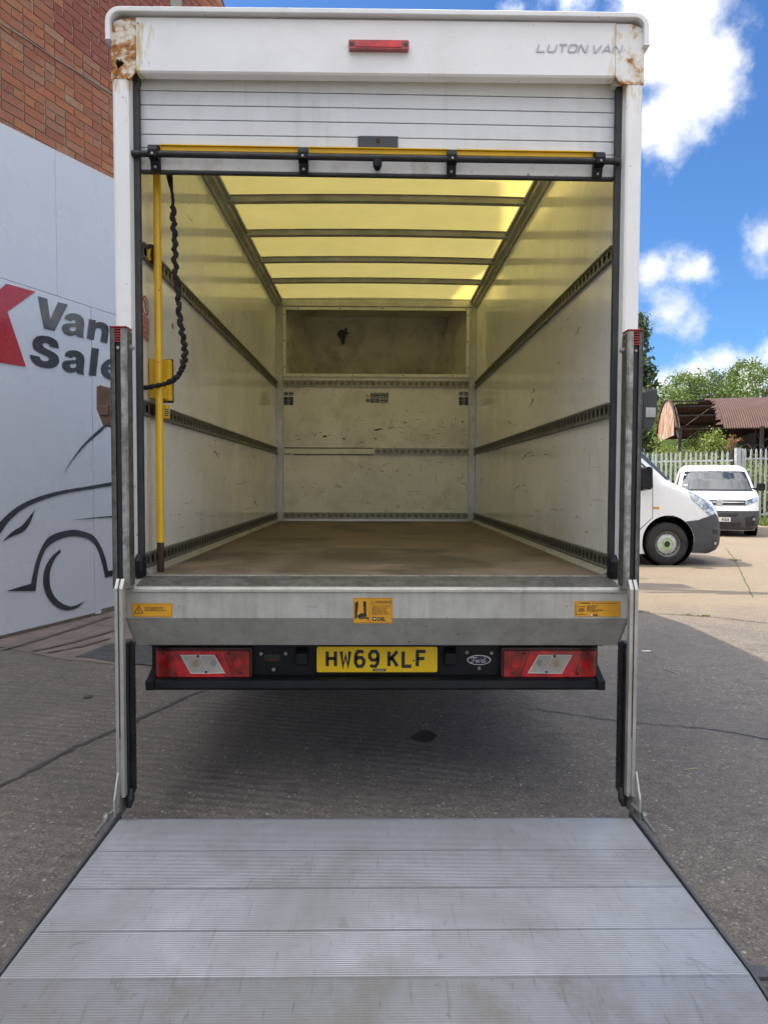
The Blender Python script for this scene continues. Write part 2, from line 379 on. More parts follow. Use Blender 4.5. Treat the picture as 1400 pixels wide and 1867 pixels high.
# leaves
def leaf_mat(name, a, bcol):
    m, N, b, O, out = material(name)
    isl = N.new('ShaderNodeNewGeometry').outputs['Random Per Island']
    P = N.new('ShaderNodeNewGeometry').outputs['Position']
    f = N.math('ADD', N.math('MULTIPLY', isl, .6), N.math('MULTIPLY', N.mapr(N.noise(P, .5, 3), .35, .65), .4))
    C = N.mix(f, a, bcol)
    N.put(b.inputs['Base Color'], C); b.inputs['Roughness'].default_value = .55
    tr = N.new('ShaderNodeBsdfTranslucent'); N.put(tr.inputs[0], N.mix(.5, C, (.16, .22, .03, 1)))
    mx = N.new('ShaderNodeMixShader'); mx.inputs[0].default_value = .3
    N.l.new(b.outputs[0], mx.inputs[1]); N.l.new(tr.outputs[0], mx.inputs[2]); N.l.new(mx.outputs[0], out.inputs[0])
leaf_mat('leaf_tree', (.055, .095, .025), (.15, .22, .055))
leaf_mat('leaf_dark', (.022, .045, .018), (.06, .09, .03))
leaf_mat('leaf_bush', (.08, .12, .02), (.20, .26, .05))
leaf_mat('leaf_rust', (.20, .08, .04), (.33, .14, .07))

# glass
m, N, b, O, out = material('vehicle_glass')
b.inputs['Base Color'].default_value = (.015, .02, .025, 1); b.inputs['Roughness'].default_value = .04
b.inputs['Coat Weight'].default_value = .25; b.inputs['IOR'].default_value = 1.4
tp = N.new('ShaderNodeBsdfTransparent'); tp.inputs[0].default_value = (.55, .62, .62, 1)
mx = N.new('ShaderNodeMixShader'); mx.inputs[0].default_value = .0
N.l.new(b.outputs[0], mx.inputs[1]); N.l.new(tp.outputs[0], mx.inputs[2]); N.l.new(mx.outputs[0], out.inputs[0])
m, N, b, O, out = material('headlamp_glass')
C = N.mix(N.mapr(N.noise(O, 9, 3, .6, 1.), .4, .6), (.10, .13, .20, 1), (.60, .64, .68, 1))
N.put(b.inputs['Base Color'], C); b.inputs['Roughness'].default_value = .08; b.inputs['Metallic'].default_value = .5
b.inputs['Coat Weight'].default_value = 1

# rusty corrugated sheet
m, N, b, O, out = material('rust_sheet')
n1 = N.noise(O, 1.2, 7, .65, .5); n2 = N.noise(N.scale(O, (1, 14, 14)), 1.5, 4)
C = N.mix(N.mapr(n1, .3, .7), (.030, .0105, .0085, 1), (.060, .022, .017, 1))
C = N.mix(N.math('MULTIPLY', N.mapr(n2, .55, .7), .5), C, (.07, .03, .025, 1))
N.put(b.inputs['Base Color'], C); b.inputs['Roughness'].default_value = .7; b.inputs['Metallic'].default_value = .1
m, N, b, O, out = material('rust_gable')
n1 = N.noise(N.scale(O, (2.2, 2.2, .35)), 2.2, 8, .7, .4)
C = N.mix(N.mapr(n1, .40, .54), (.36, .34, .30, 1), (.20, .09, .045, 1))
N.put(b.inputs['Base Color'], C); b.inputs['Roughness'].default_value = .8

# ------------------------------------------------------------------ mesh helpers
ORG = Vector((0, 0, 0))                       # base of the thing being built
class MB:
    def __init__(s): s.v = []; s.f = []; s.mi = []; s.cur = 0; s.sm = []; s.smooth = False
    def mat(s, i): s.cur = i; return s
    def add(s, vs, fs):
        o = len(s.v); s.v += [tuple(q) for q in vs]
        for f in fs: s.f.append([i+o for i in f]); s.mi.append(s.cur); s.sm.append(s.smooth)
        return s
    def box(s, x0, x1, y0, y1, z0, z1):
        if x0 > x1: x0, x1 = x1, x0
        if y0 > y1: y0, y1 = y1, y0
        if z0 > z1: z0, z1 = z1, z0
        return s.add([(x, y, z) for z in (z0, z1) for y in (y0, y1) for x in (x0, x1)],
                     [(0, 2, 3, 1), (4, 5, 7, 6), (0, 1, 5, 4), (2, 6, 7, 3), (0, 4, 6, 2), (1, 3, 7, 5)])
    def prism(s, poly, ext, origin=(0, 0, 0), u=(1, 0, 0), v=(0, 0, 1), holes=(), caps=True):
        """poly in (u,v); extruded by vector ext"""
        O, U, W, E = Vector(origin), Vector(u), Vector(v), Vector(ext)
        loops = [list(poly)]+[list(h) for h in holes]
        allp = [O+U*a+W*b for lp in loops for a, b in lp]; n = len(allp)
        vs = allp+[p+E for p in allp]; fs = []
        nrm = U.cross(W); flip = nrm.dot(E) > 0
        area = sum(a[0]*b[1]-b[0]*a[1] for a, b in zip(loops[0], loops[0][1:]+loops[0][:1]))
        if caps:
            if holes or len(poly) > 4:
                tri = tessellate_polygon([[Vector((a, b, 0)) for a, b in lp] for lp in loops])
            else: tri = [tuple(range(len(poly)))]
            for t in tri:
                t = list(t)
                fl = [loops_flat for lp in loops for loops_flat in lp]
                ar = sum(fl[t[i]][0]*fl[t[(i+1) % len(t)]][1]-fl[t[(i+1) % len(t)]][0]*fl[t[i]][1] for i in range(len(t)))
                if ar < 0: t = t[::-1]
                base = t if not flip else t[::-1]
                fs.append(base); fs.append([i+n for i in base[::-1]])
        k = 0
        for li, lp in enumerate(loops):
            m = len(lp); ar = sum(lp[i][0]*lp[(i+1) % m][1]-lp[(i+1) % m][0]*lp[i][1] for i in range(m))
            for i in range(m):
                a, b = k+i, k+(i+1) % m
                q = [a, b, b+n, a+n] if ((ar > 0) == flip) else [b, a, a+n, b+n]
                if li: q = q[::-1] if (ar > 0) == (area > 0) and False else q
                fs.append(q)
            k += m
        return s.add(vs, fs)
    def tube(s, pts, r, seg=10, cap=True, rs=None):
        pts = [Vector(p) for p in pts]; n = len(pts); vs = []; fs = []
        ref = Vector((0, 0, 1)); t0 = (pts[1]-pts[0]).normalized()
        if abs(t0.dot(ref)) > .9: ref = Vector((0, 1, 0))
        a = t0.cross(ref).normalized()
        for i, p in enumerate(pts):
            t = (pts[min(i+1, n-1)]-pts[max(i-1, 0)]).normalized()
            a = (a-t*a.dot(t)).normalized(); b_ = t.cross(a); rr = rs[i] if rs else r
            vs += [p+(a*cos(2*pi*k/seg)+b_*sin(2*pi*k/seg))*rr for k in range(seg)]
        for i in range(n-1):
            for k in range(seg):
                k2 = (k+1) % seg; fs.append((i*seg+k, i*seg+k2, (i+1)*seg+k2, (i+1)*seg+k))
        if cap: fs.append(tuple(range(seg))[::-1]); fs.append(tuple((n-1)*seg+k for k in range(seg)))
        return s.add(vs, fs)
    def cyl(s, c, axis, r, h, seg=20, r2=None):
        c = Vector(c); A = Vector(axis).normalized()
        sm = s.smooth
        s.tube([c, c+A*h], r, seg, True, [r, r if r2 is None else r2])
        return s
    def lathe(s, c, axis, prof, seg=32, a0=0, a1=2*pi):
        """prof: list of (radius, along)"""
        c = Vector(c); A = Vector(axis).normalized(); ref = Vector((0, 0, 1)) if abs(A.z) < .9 else Vector((1, 0, 0))
        U = A.cross(ref).normalized(); W = A.cross(U); vs = []; fs = []; m = len(prof)
        full = abs(a1-a0-2*pi) < 1e-6; ns = seg if full else seg+1
        for k in range(ns):
            an = a0+(a1-a0)*k/seg
            vs += [c+(U*cos(an)+W*sin(an))*r+A*h for r, h in prof]
        for k in range(seg):
            k2 = (k+1) % ns
            for i in range(m-1): fs.append((k*m+i, k*m+i+1, k2*m+i+1, k2*m+i))
        return s.add(vs, fs)
    def build(s, name, mats, parent=None, local=False, bevel=0, smooth=None, **props):
        me = bpy.data.meshes.new(name)
        o = ORG if not local else Vector((0, 0, 0))
        me.from_pydata([(a-o.x, b-o.y, c-o.z) for a, b, c in s.v], [], s.f)
        if isinstance(mats, str): mats = [mats]
        for q in mats: me.materials.append(MATS[q])
        me.polygons.foreach_set('material_index', s.mi)
        if smooth is not None:
            me.shade_smooth()
            me.set_sharp_from_angle(angle=radians(smooth))
        me.validate(); me.update()
        return link(name, me, parent, bevel, **props)
STUFF_NAMES = {'rivets', 'screws', 'bolts', 'column_bolts', 'bumper_bolts', 'wheel_nuts', 'wheel_vents', 'scuffs', 'print', 'cap_ribs', 'lift_chain', 'lens_flutes', 'hinges', 'wires', 'brickwork', 'purlins', 'truss', 'torn_edge', 'limbs', 'slat_joints', 'gravel', 'rail_slot', 'pictogram', 'chart'}
def link(name, me, parent=None, bevel=0, **props):
    if name in STUFF_NAMES: props.setdefault('kind', 'stuff')
    ob = bpy.data.objects.new(name, me); COL.objects.link(ob)
    if parent: ob.parent = parent
    if bevel:
        b = ob.modifiers.new('bevel', 'BEVEL'); b.width = bevel; b.segments = 2; b.limit_method = 'ANGLE'; b.angle_limit = radians(40)
        b.harden_normals = False
    for k, v in props.items(): ob[k] = v
    return ob
def thing(name, label, cat, loc=(0, 0, 0), rotz=0, group=None, setorg=True):
    global ORG
    o = bpy.data.objects.new(name, None); COL.objects.link(o); o.location = loc; o.rotation_euler = (0, 0, rotz)
    o['label'] = label; o['category'] = cat; o['kind'] = 'thing'
    if group: o['group'] = group
    if setorg: ORG = Vector(loc)
    return o
def catmull(pts, closed=True, n=6, corner=55):
    """smooth a polygon, keeping corners sharper than `corner` degrees"""
    P = [Vector(p) for p in pts]; m = len(P); out = []
    def sharp(i):
        a, b, c = P[(i-1) % m], P[i], P[(i+1) % m]
        if (b-a).length < 1e-9 or (c-b).length < 1e-9: return True
        return (b-a).angle(c-b) > radians(corner)
    rng_ = range(m if closed else m-1)
    for i in rng_:
        p1, p2 = P[i], P[(i+1) % m]
        s1 = sharp(i) or (not closed and i == 0); s2 = sharp((i+1) % m) or (not closed and i == m-2)
        p0 = P[(i-1) % m] if not s1 else p1-(p2-p1); p3 = P[(i+2) % m] if not s2 else p2+(p2-p1)
        for k in range(n):
            t = k/n
            out.append(.5*((2*p1)+(p2-p0)*t+(2*p0-5*p1+4*p2-p3)*t*t+(3*p1-p0-3*p2+p3)*t**3))
    if not closed: out.append(P[-1])
    return [tuple(q) for q in out]
def ribbon(pts, w, closed=False):
    """2D polyline -> list of quads with mitred joints"""
    P = [Vector(p) for p in pts]; n = len(P); L = []; Rr = []
    for i in range(n):
        a = P[i-1] if (i > 0 or closed) else None; c = P[(i+1) % n] if (i < n-1 or closed) else None
        d1 = (P[i]-a).normalized() if a is not None else None; d2 = (c-P[i]).normalized() if c is not None else None
        if d1 is None: d1 = d2
        if d2 is None: d2 = d1
        t = (d1+d2).normalized(); nn = Vector((-t.y, t.x)); k = 1/max(.5, nn.dot(Vector((-d1.y, d1.x))))
        L.append(P[i]+nn*w/2*k); Rr.append(P[i]-nn*w/2*k)
    q = []
    for i in range(n-1+(1 if closed else 0)):
        j = (i+1) % n; q.append([tuple(L[i]), tuple(Rr[i]), tuple(Rr[j]), tuple(L[j])])
    return q
# stroke glyphs, unit box 0..1 x 0..1
GL = {'H': [[(0, 0), (0, 1)], [(1, 0), (1, 1)], [(0, .52), (1, .52)]],
      'W': [[(-.02, 1), (.2, 0), (.5, .72), (.8, 0), (1.02, 1)]],
      '6': [[(.95, .92), (.72, 1), (.3, 1), (.06, .8), (0, .6), (0, .2), (.25, 0), (.75, 0), (1, .2), (1, .4), (.75, .58), (.25, .58), (.02, .42)]],
      '9': [[(.05, .08), (.28, 0), (.7, 0), (.94, .2), (1, .4), (1, .8), (.75, 1), (.25, 1), (0, .8), (0, .6), (.25, .42), (.75, .42), (.98, .58)]],
      'K': [[(0, 0), (0, 1)], [(1, 1), (.06, .42)], [(.32, .6), (1.02, 0)]],
      'L': [[(0, 1), (0, 0), (1, 0)]], 'F': [[(0, 0), (0, 1), (1, 1)], [(0, .52), (.85, .52)]],
      'G': [[(.98, .82), (.75, 1), (.25, 1), (0, .8), (0, .2), (.25, 0), (.75, 0), (1, .2), (1, .46), (.55, .46)]],
      'A': [[(-.04, 0), (.5, 1), (1.04, 0)], [(.2, .3), (.8, .3)]],
      'D': [[(0, 0), (0, 1), (.6, 1), (1, .75), (1, .25), (.6, 0), (0, 0)]],
      'U': [[(0, 1), (0, .2), (.2, 0), (.8, 0), (1, .2), (1, 1)]], 'T': [[(0, 1), (1, 1)], [(.5, 1), (.5, 0)]],
      'O': [[(.2, 0), (.8, 0), (1, .2), (1, .8), (.8, 1), (.2, 1), (0, .8), (0, .2), (.2, 0)]],
      'N': [[(0, 0), (0, .9), (.12, 1), (.88, 0), (1, .1), (1, 1)]], 'V': [[(0, 1), (.3, 0), (.5, 0), (1, 1)]],
      'S': [[(1, .85), (.8, 1), (.2, 1), (0, .8), (.2, .52), (.8, .48), (1, .2), (.8, 0), (.2, 0), (0, .15)]],
      'E': [[(1, 1), (0, 1), (0, 0), (1, 0)], [(0, .5), (.8, .5)]], 'Y': [[(0, 1), (.5, .5), (1, 1)], [(.5, .5), (.5, 0)]]}
def glyphs(text, h, wd, gap, sw, shear=0):
    """quads (2D) of stroke lettering, baseline-left at 0,0"""
    x = 0; out = []
    for ch in text:
        if ch == ' ': x += gap*3; continue
        for st in GL[ch]:
            pts = [(x+sw/2+a*(wd-sw)+shear*(sw/2+b*(h-sw)), sw/2+b*(h-sw)) for a, b in st]
            out += ribbon(pts, sw, closed=False)
        x += wd+gap
    return out, x-gap
def text_tris(body, size, bold=0, align='LEFT', sx=1.0, shear=0, lines=1.0):
    cu = bpy.data.curves.new('lettering', 'FONT'); cu.body = body; cu.size = size; cu.offset = bold; cu.align_x = align
    cu.resolution_u = 3; cu.shear = shear; cu.space_line = lines
    ob = bpy.data.objects.new('lettering', cu); COL.objects.link(ob)
    dg = bpy.context.evaluated_depsgraph_get(); me = bpy.data.meshes.new_from_object(ob.evaluated_get(dg))
    vs = [(q.co.x*sx, q.co.y) for q in me.vertices]; fs = [list(p.vertices) for p in me.polygons]
    bpy.data.objects.remove(ob); bpy.data.curves.remove(cu); bpy.data.meshes.remove(me)
    return vs, fs
def put_text(mb, tt, origin, u=(1, 0, 0), v=(0, 0, 1)):
    O, U, W = Vector(origin), Vector(u), Vector(v)
    mb.add([O+U*a+W*b for a, b in tt[0]], tt[1]); return mb
def put_quads(mb, quads, origin, u=(1, 0, 0), v=(0, 0, 1)):
    O, U, W = Vector(origin), Vector(u), Vector(v)
    for q in quads: mb.add([O+U*a+W*b for a, b in q], [tuple(range(len(q)))])
    return mb
def circle(cx, cz, r, n=20, a0=0, rz=None): return [(cx+r*cos(a0+2*pi*k/n), cz+(rz or r)*sin(a0+2*pi*k/n)) for k in range(n)]
def rrect(x0, x1, z0, z1, r, n=4):
    out = []
    for cx, cz, a in ((x1-r, z1-r, 0), (x0+r, z1-r, pi/2), (x0+r, z0+r, pi), (x1-r, z0+r, 1.5*pi)):
        out += [(cx+r*cos(a+pi/2*k/n), cz+r*sin(a+pi/2*k/n)) for k in range(n+1)]
    return out

# ================================================================== ground
ORG = Vector((0, 0, 0))
g = MB(); g.add([(-300, -80, 0), (300, -80, 0), (300, 600, 0), (-300, 600, 0)], [(0, 1, 2, 3)])
g.build('ground', 'yard_concrete', kind='structure')
def ground_strip(name, pxs, wd, mt, z=.004, jit=.35, n=14):
    pts = [atZ(x, y, 0).to_2d() for x, y in pxs]
    pts = catmull([tuple(p) for p in pts], False, n, 179)
    pts = [Vector(p)+Vector((random.uniform(-1, 1), random.uniform(-1, 1)))*wd*jit for p in pts]
    mb = MB(); n = len(pts); L = []
    for i, p in enumerate(pts):
        t = (pts[min(i+1, n-1)]-pts[max(i-1, 0)]).normalized(); nn = Vector((-t.y, t.x)); ww = wd*random.uniform(.5, 1.3)/2
        L += [(p.x+nn.x*ww, p.y+nn.y*ww, z), (p.x-nn.x*ww, p.y-nn.y*ww, z)]
    mb.add(L, [(2*i, 2*i+1, 2*i+3, 2*i+2) for i in range(n-1)])
    return mb.build(name, mt, kind='structure')
ground_strip('ground_crack', [(-40, 1455), (60, 1405), (140, 1362), (205, 1335), (290, 1295), (365, 1262), (430, 1240)], .03, 'tar_line')
ground_strip('ground_joint', [(960, 1292), (1060, 1306), (1150, 1318), (1290, 1330), (1400, 1348), (1500, 1362)], .011, 'tar_line', jit=.9)
ground_strip('ground_joint', [(1120, 1113), (1170, 1118), (1290, 1125), (1400, 1137), (1550, 1150)], .018, 'tar_line')
ground_strip('ground_joint', [(1322, 998), (1338, 1020), (1350, 1042), (1372, 1090)], .02, 'moss_line')
def patch(name, pxs, mt, z, jag=.02):
    pts = [atZ(x, y, 0) for x, y in pxs]
    mb = MB(); pp = []
    for i, p in enumerate(pts):
        q = pts[(i+1) % len(pts)]; L = (q-p).length; k = max(1, min(40, int(L/.12)))
        for j in range(k):
            t = p.lerp(q, j/k); pp.append((t.x+random.uniform(-jag, jag), t.y+random.uniform(-jag, jag)))
    mb.prism(pp, (0, 0, -.003), (0, 0, z), (1, 0, 0), (0, 1, 0))
    return mb.build(name, mt, kind='structure')
patch('concrete_apron', [(-260, 1190), (0, 1181), (60, 1192), (130, 1205), (215, 1212), (300, 1190), (400, 1120), (420, 1040), (230, 1085), (100, 1120), (0, 1150), (-260, 1225)][::-1], 'apron_concrete', .005)
patch('tarmac_strip', [(135, 1199), (225, 1168), (330, 1150), (420, 1170), (390, 1240), (282, 1218), (205, 1208)][::-1], 'tarmac', .009)
for a, b_ in (((10, 1186), (200, 1126)), ((60, 1190), (212, 1150)), ((90, 1192), (200, 1166))):
    ground_strip('damp_streak', [a, ((a[0]+b_[0])/2, (a[1]+b_[1])/2+2), b_], .05, 'damp', .0125, .2)
o = patch('oil_stain', [(757, 1340), (768, 1334), (782, 1336), (795, 1343), (790, 1351), (775, 1356), (762, 1352), (754, 1347)][::-1], 'stain', .007, .016)
o = patch('oil_stain', [(152, 1271), (160, 1268), (170, 1270), (165, 1273), (155, 1275)][::-1], 'stain', .007, .004)

# ================================================================== brick building
WA = Vector((-3.177, 6.016, 0)); WD = Vector((.344, .939, 0)).normalized(); WN = Vector((WD.y, -WD.x, 0))
def wall(s, z, off=0.): return WA+WD*s+WN*off+Vector((0, 0, z))
def wallP(px, py, off=0.):
    D = ray(px, py); A = WA+WN*off; t = (A-CAM).dot(WN)/D.dot(WN); p = CAM+D*t
    return (p-A).dot(WD), p.z
SIL = [(-22, 9.9), (-1.7, 9.95), (-1.2, 9.75), (-.80, 9.55), (-.64, 10.1), (-.05, 9.95), (.5, 9.75), (1.1, 9.45), (1.5, 8.98), (2.0, 8.58), (2.76, 8.08), (3.6, 7.46), (5.6, 5.6), (16, 5.6)]
B = thing('brick_building', 'tall red brick building with a sloping gable, behind the white boarding beside the van', 'building', tuple(wall(0, 0, -.06)))
mb = MB()
front = [(a, b_) for a, b_ in SIL]
poly = [(-22, 0)]+front+[(16, 0)]
mb.prism(poly, -WN*9, wall(0, 0, -.0275), WD, (0, 0, 1)); mb.build('wall', 'mortar', B)
mb = MB()
for (a, b_), (c, d) in zip(SIL, SIL[1:]):
    if abs(c-a) < .25: continue
    mb.prism([(a, b_+.012), (c, d+.012), (c, d+.07), (a, b_+.07)], -WN*9.1, wall(0, 0, -.03), WD, (0, 0, 1))
mb.build('roof_verge', 'slate', B)
BL, BH, CL, CHh = .222, .069, .238, .083
def brick_mesh(L, seed, H=BH):
    r = random.Random(seed); mb = MB(); mb.box(-L/2, L/2, 0, .055, -H/2, H/2)
    j = .0035; mb.v = [(x+r.uniform(-j, j), y+(r.uniform(0, .006) if y > .03 else 0), z+r.uniform(-j, j)*.8) for x, y, z in mb.v]
    me = bpy.data.meshes.new('brick')
    # local x along wall, y outwards, z up
    me.from_pydata([tuple(WD*x+WN*y+Vector((0, 0, z))) for x, y, z in mb.v], [], mb.f); return me
protos = {}
for mt in ('brick_red', 'brick_infill', 'brick_yellow'):
    for L in (BL, BL/2-.006):
        for k in range(4):
            me = brick_mesh(L, k+10); me.materials.append(MATS[mt]); protos[(mt, L, k)] = me
def sil_h(s):
    for (a, b_), (c, d) in zip(SIL, SIL[1:]):
        if a <= s <= c: return b_+(d-b_)*(s-a)/(c-a)
    return 0
cand = []
for row in range(46, 118):
    z = row*CHh+.04; s = -3.2+(.119 if row % 2 else 0)
    while s < 6:
        head = (row % 4 == 0) or random.random() < .07
        L = BL/2-.006 if head else BL; stp = CL/2 if head else CL
        c = s+stp/2; s += stp
        if z > sil_h(c)-.06 or z < 4.25: continue
        infill = c > .76 and z > 5.46-.0*(c) and c < 3.0
        mt = 'brick_infill' if infill else ('brick_yellow' if random.random() < .015 else 'brick_red')
        x, y = proj(wall(c, z))
        vis = -25 < x and y > -22 and x < 416 and (x < 212 or y < 34)
        cand.append((vis, c, z, L, mt))
vis = [c for c in cand if c[0]]; rest = [c for c in cand if not c[0]]
vis.sort(key=lambda c: c[1]); rest += vis[290:]; vis = vis[:290]
for _, c, z, L, mt in vis:
    ob = link('brick', protos[(mt, L, random.randrange(4))], B); ob.location = wall(c, z, -.0775+random.uniform(0, .004))-ORG
rb = {'brick_red': MB(), 'brick_infill': MB(), 'brick_yellow': MB()}
for _, c, z, L, mt in rest:
    me = protos[(mt, L, random.randrange(4))]; p = wall(c, z, -.0775)
    rb[mt].add([v.co+p for v in me.vertices], [list(f.vertices) for f in me.polygons])
allb = MB()
for i, mt in enumerate(rb):
    allb.mat(i).add(rb[mt].v, rb[mt].f)
allb.build('brickwork', list(rb), B, kind='stuff')
# pale mortar joint line beside the blocked window, lintel block, cable
mb = MB(); mb.prism([(.735, 5.42), (.755, 5.42), (.755, 8.6), (.735, 8.6)], WN*.012, wall(0, 0, -.035), WD, (0, 0, 1)); mb.build('joint_strip', 'mortar_pale', B)
a = wallP(322, 4); mb = MB(); mb.prism([(a[0]-.11, a[1]-.09), (a[0]+.11, a[1]-.09), (a[0]+.11, a[1]+.2), (a[0]-.11, a[1]+.2)], WN*.045, wall(0, 0, -.05), WD, (0, 0, 1)); mb.build('lintel', 'concrete_trim', B)
pts = []
for px, py in ((-60, 2), (0, 39), (50, 70), (100, 104), (150, 134), (200, 167), (260, 205), (330, 250)):
    s, z = wallP(px, py); pts.append(wall(s, z, -.012))
mb = MB(); mb.tube(pts, .007, 6); mb.build('cable', 'cable_grey', B)

# ================================================================== white boarding with the mural
S = thing('sign_boarding', 'white sheet boarding lettered Van Sales with a car outline, below the brick wall', 'sign wall', tuple(wall(0, 0)))
def ztop(s): return 4.345+.06*s
def panel(s0, s1, z0, z1a, z1b, off=0.):
    mb = MB(); mb.prism([(s0, z0), (s1, z0), (s1, z1b), (s0, z1a)], -WN*.03, wall(0, 0, off), WD, (0, 0, 1)); return mb.build('cladding_panel', 'cladding', S, bevel=.0015)
zj = 3.06
e = .004
for s0, s1 in ((-6.5, -3.6), (-3.6, -.7), (-.7, 1.13), (1.13, 3.4), (3.4, 5.6)):
    panel(s0+e/2, s1-e/2, .035 if s1 < 2 else .06, zj-e/2, zj-e/2)
for s0, s1 in ((-6.5, -3.2), (-3.2, .7), (.7, 3.6), (3.6, 5.6)):
    panel(s0+e/2, s1-e/2, zj+e/2, ztop(s0), ztop(s1))
mb = MB(); mb.prism([(1.13, .02), (1.21, .02), (1.21, zj-.003), (1.13, zj-.003)], WN*.004, wall(0, 0, .0005), WD, (0, 0, 1)); mb.build('joint_cover', 'cladding', S)
mb = MB(); mb.prism([(-6.5, 0), (5.6, 0), (5.6, 4.2), (-6.5, 4.2)], -WN*.01, wall(0, 0, -.0345), WD, (0, 0, 1)); mb.build('backing', 'slate', S)
mb = MB()
for px, py in ((167, 722), (169, 779), (161, 858), (186, 860), (170, 1009), (190, 1005), (149, 572), (173, 577)):
    s, z = wallP(px, py); mb.lathe(wall(s, z, .0045), WN, [(.007, 0), (.005, .004), (0, .005)], 8)
mb.build('rivets', 'white_trim', S)
mb = MB(); s0 = .05
for k in range(24):
    s = -6+k*.5; mb.lathe(wall(s, 2.2, .0005), WN, [(.006, 0), (.004, .003), (0, .004)], 8); mb.lathe(wall(s, .5, .0005), WN, [(.006, 0), (.004, .003), (0, .004)], 8)
mb.build('screws', 'white_trim', S)
def mural(name, pts, mt, off, k, ox, oy, holes=(), sm=True, corner=50):
    cv = lambda L: [wallP(ox+x/k, oy+y/k, .002) for x, y in L]
    f = (lambda L: catmull(cv(L), True, 6, corner)) if sm else cv
    mb = MB(); mb.prism(f(pts), -WN*.0015, wall(0, 0, off), WD, (0, 0, 1), holes=[f(h) for h in holes]); return mb.build(name, mt, S)
A1 = [(682, 587), (700, 553), (740, 532), (800, 532), (850, 552), (884, 590), (894, 640), (888, 710), (884, 765), (892, 793), (818, 776), (806, 752), (765, 768), (715, 763), (672, 730), (657, 690), (667, 655), (700, 640), (760, 637), (800, 632), (808, 615), (798, 600), (772, 597), (752, 611)]
AH = [(735, 690), (750, 677), (785, 673), (811, 668), (810, 695), (792, 716), (762, 719), (740, 708)]
sh = lambda L, dx, dy, s=1: [(x*s+dx, y*s+dy) for x, y in L]
K, OX, OY = 5.833, 0, 480
mo = .0065
mural('letter', [(402, 348), (500, 376), (530, 600), (618, 410), (718, 437), (578, 717), (468, 690)], 'mural_grey', mo, K, OX, OY, sm=False)
mural('letter', A1, 'mural_grey', mo, K, OX, OY, [AH])
mural('letter', [(947, 590), (1018, 605), (1012, 632), (1045, 622), (1095, 628), (1140, 655), (1155, 700), (1150, 760), (1138, 850), (1065, 832), (1080, 740), (1078, 700), (1055, 687), (1025, 692), (1010, 720), (995, 817), (922, 798)], 'mural_grey', mo, K, OX, OY)
SS = [(345, 860), (352, 815), (385, 780), (440, 768), (510, 775), (570, 800), (610, 840), (625, 905), (530, 885), (520, 860), (490, 846), (455, 848), (448, 868), (470, 893), (530, 925), (590, 960), (620, 1000), (625, 1050), (600, 1090), (550, 1112), (480, 1112), (405, 1090), (350, 1050), (325, 1010), (317, 970), (418, 992), (432, 1022), (465, 1038), (505, 1037), (522, 1018), (510, 995), (460, 970), (400, 940), (358, 905)]
mural('letter', SS, 'mural_dark', mo, K, OX, OY)
mural('letter', sh(A1, 2, 393), 'mural_dark', mo, K, OX, OY, [sh(AH, 2, 393)])
mural('letter', [(975, 893), (1050, 910), (1018, 1200), (942, 1188)], 'mural_dark', mo, K, OX, OY, sm=False)
mural('letter', [(1085, 1075), (1130, 1030), (1180, 1017), (1240, 1035), (1280, 1085), (1288, 1150), (1148, 1126), (1155, 1160), (1190, 1180), (1225, 1172), (1285, 1185), (1255, 1225), (1195, 1242), (1130, 1220), (1085, 1175), (1072, 1120)], 'mural_dark', mo, K, OX, OY, [[(1148, 1098), (1160, 1075), (1185, 1070), (1210, 1085), (1217, 1110)]])
mural('logo_shape', [(-300, 540), (65, 215), (375, 299), (75, 512), (272, 1098), (-300, 1005)], 'mural_red', mo, K, OX, OY, sm=False)
K, OX, OY = 4.446, 0, 760
mural('car_outline', [(920, 525), (700, 565), (580, 583), (440, 610), (290, 655), (160, 715), (60, 790), (-60, 920), (-160, 1100), (-130, 1110), (-40, 990), (0, 945), (80, 835), (180, 750), (300, 690), (450, 640), (600, 607), (780, 580), (920, 555), (1100, 530), (1100, 500)], 'mural_dark', mo, K, OX, OY)
mural('car_outline', [(515, 458), (560, 380), (640, 265), (720, 175), (830, 75), (960, -30), (990, -30), (860, 78), (790, 145), (700, 220), (620, 310), (560, 390)], 'mural_dark', mo, K, OX, OY)
mural('car_outline', [(18, 1008), (100, 930), (170, 885), (220, 830), (282, 748), (240, 860), (185, 930), (100, 968)], 'mural_dark', mo, K, OX, OY)
mural('car_outline', [(570, 838), (750, 817), (1000, 793), (1000, 807), (750, 825)], 'mural_dark', mo, K, OX, OY, sm=False)
mural('car_outline', [(48, 1412), (250, 1352), (262, 1290), (300, 1140), (370, 1000), (450, 945), (560, 918), (640, 920), (750, 960), (810, 1040), (850, 1140), (875, 1250), (1000, 1228), (1000, 1276), (850, 1302), (835, 1220), (800, 1110), (760, 1030), (700, 985), (600, 968), (500, 985), (400, 1040), (350, 1110), (310, 1240), (285, 1412)], 'mural_dark', mo, K, OX, OY, corner=40)
mural('car_outline', [(488, 1072), (420, 1130), (365, 1220), (348, 1330), (365, 1420), (410, 1500), (480, 1555), (550, 1568), (620, 1550), (690, 1493), (600, 1533), (540, 1530), (470, 1490), (420, 1420), (400, 1330), (410, 1230), (450, 1140), (488, 1100)], 'mural_dark', mo, K, OX, OY)

# ================================================================== Luton box van
LV = thing('luton_van', 'white box van seen from behind, shutter raised and tail lift platform lowered to the ground', 'van', (.011, 4.9, 0))
XL, XR = -.989, 1.011          # inner faces of the side walls
XO0, XO1 = -1.049, 1.072       # outer
FZ = .955                      # load floor
YB = 7.18                      # bulkhead
cx = .011
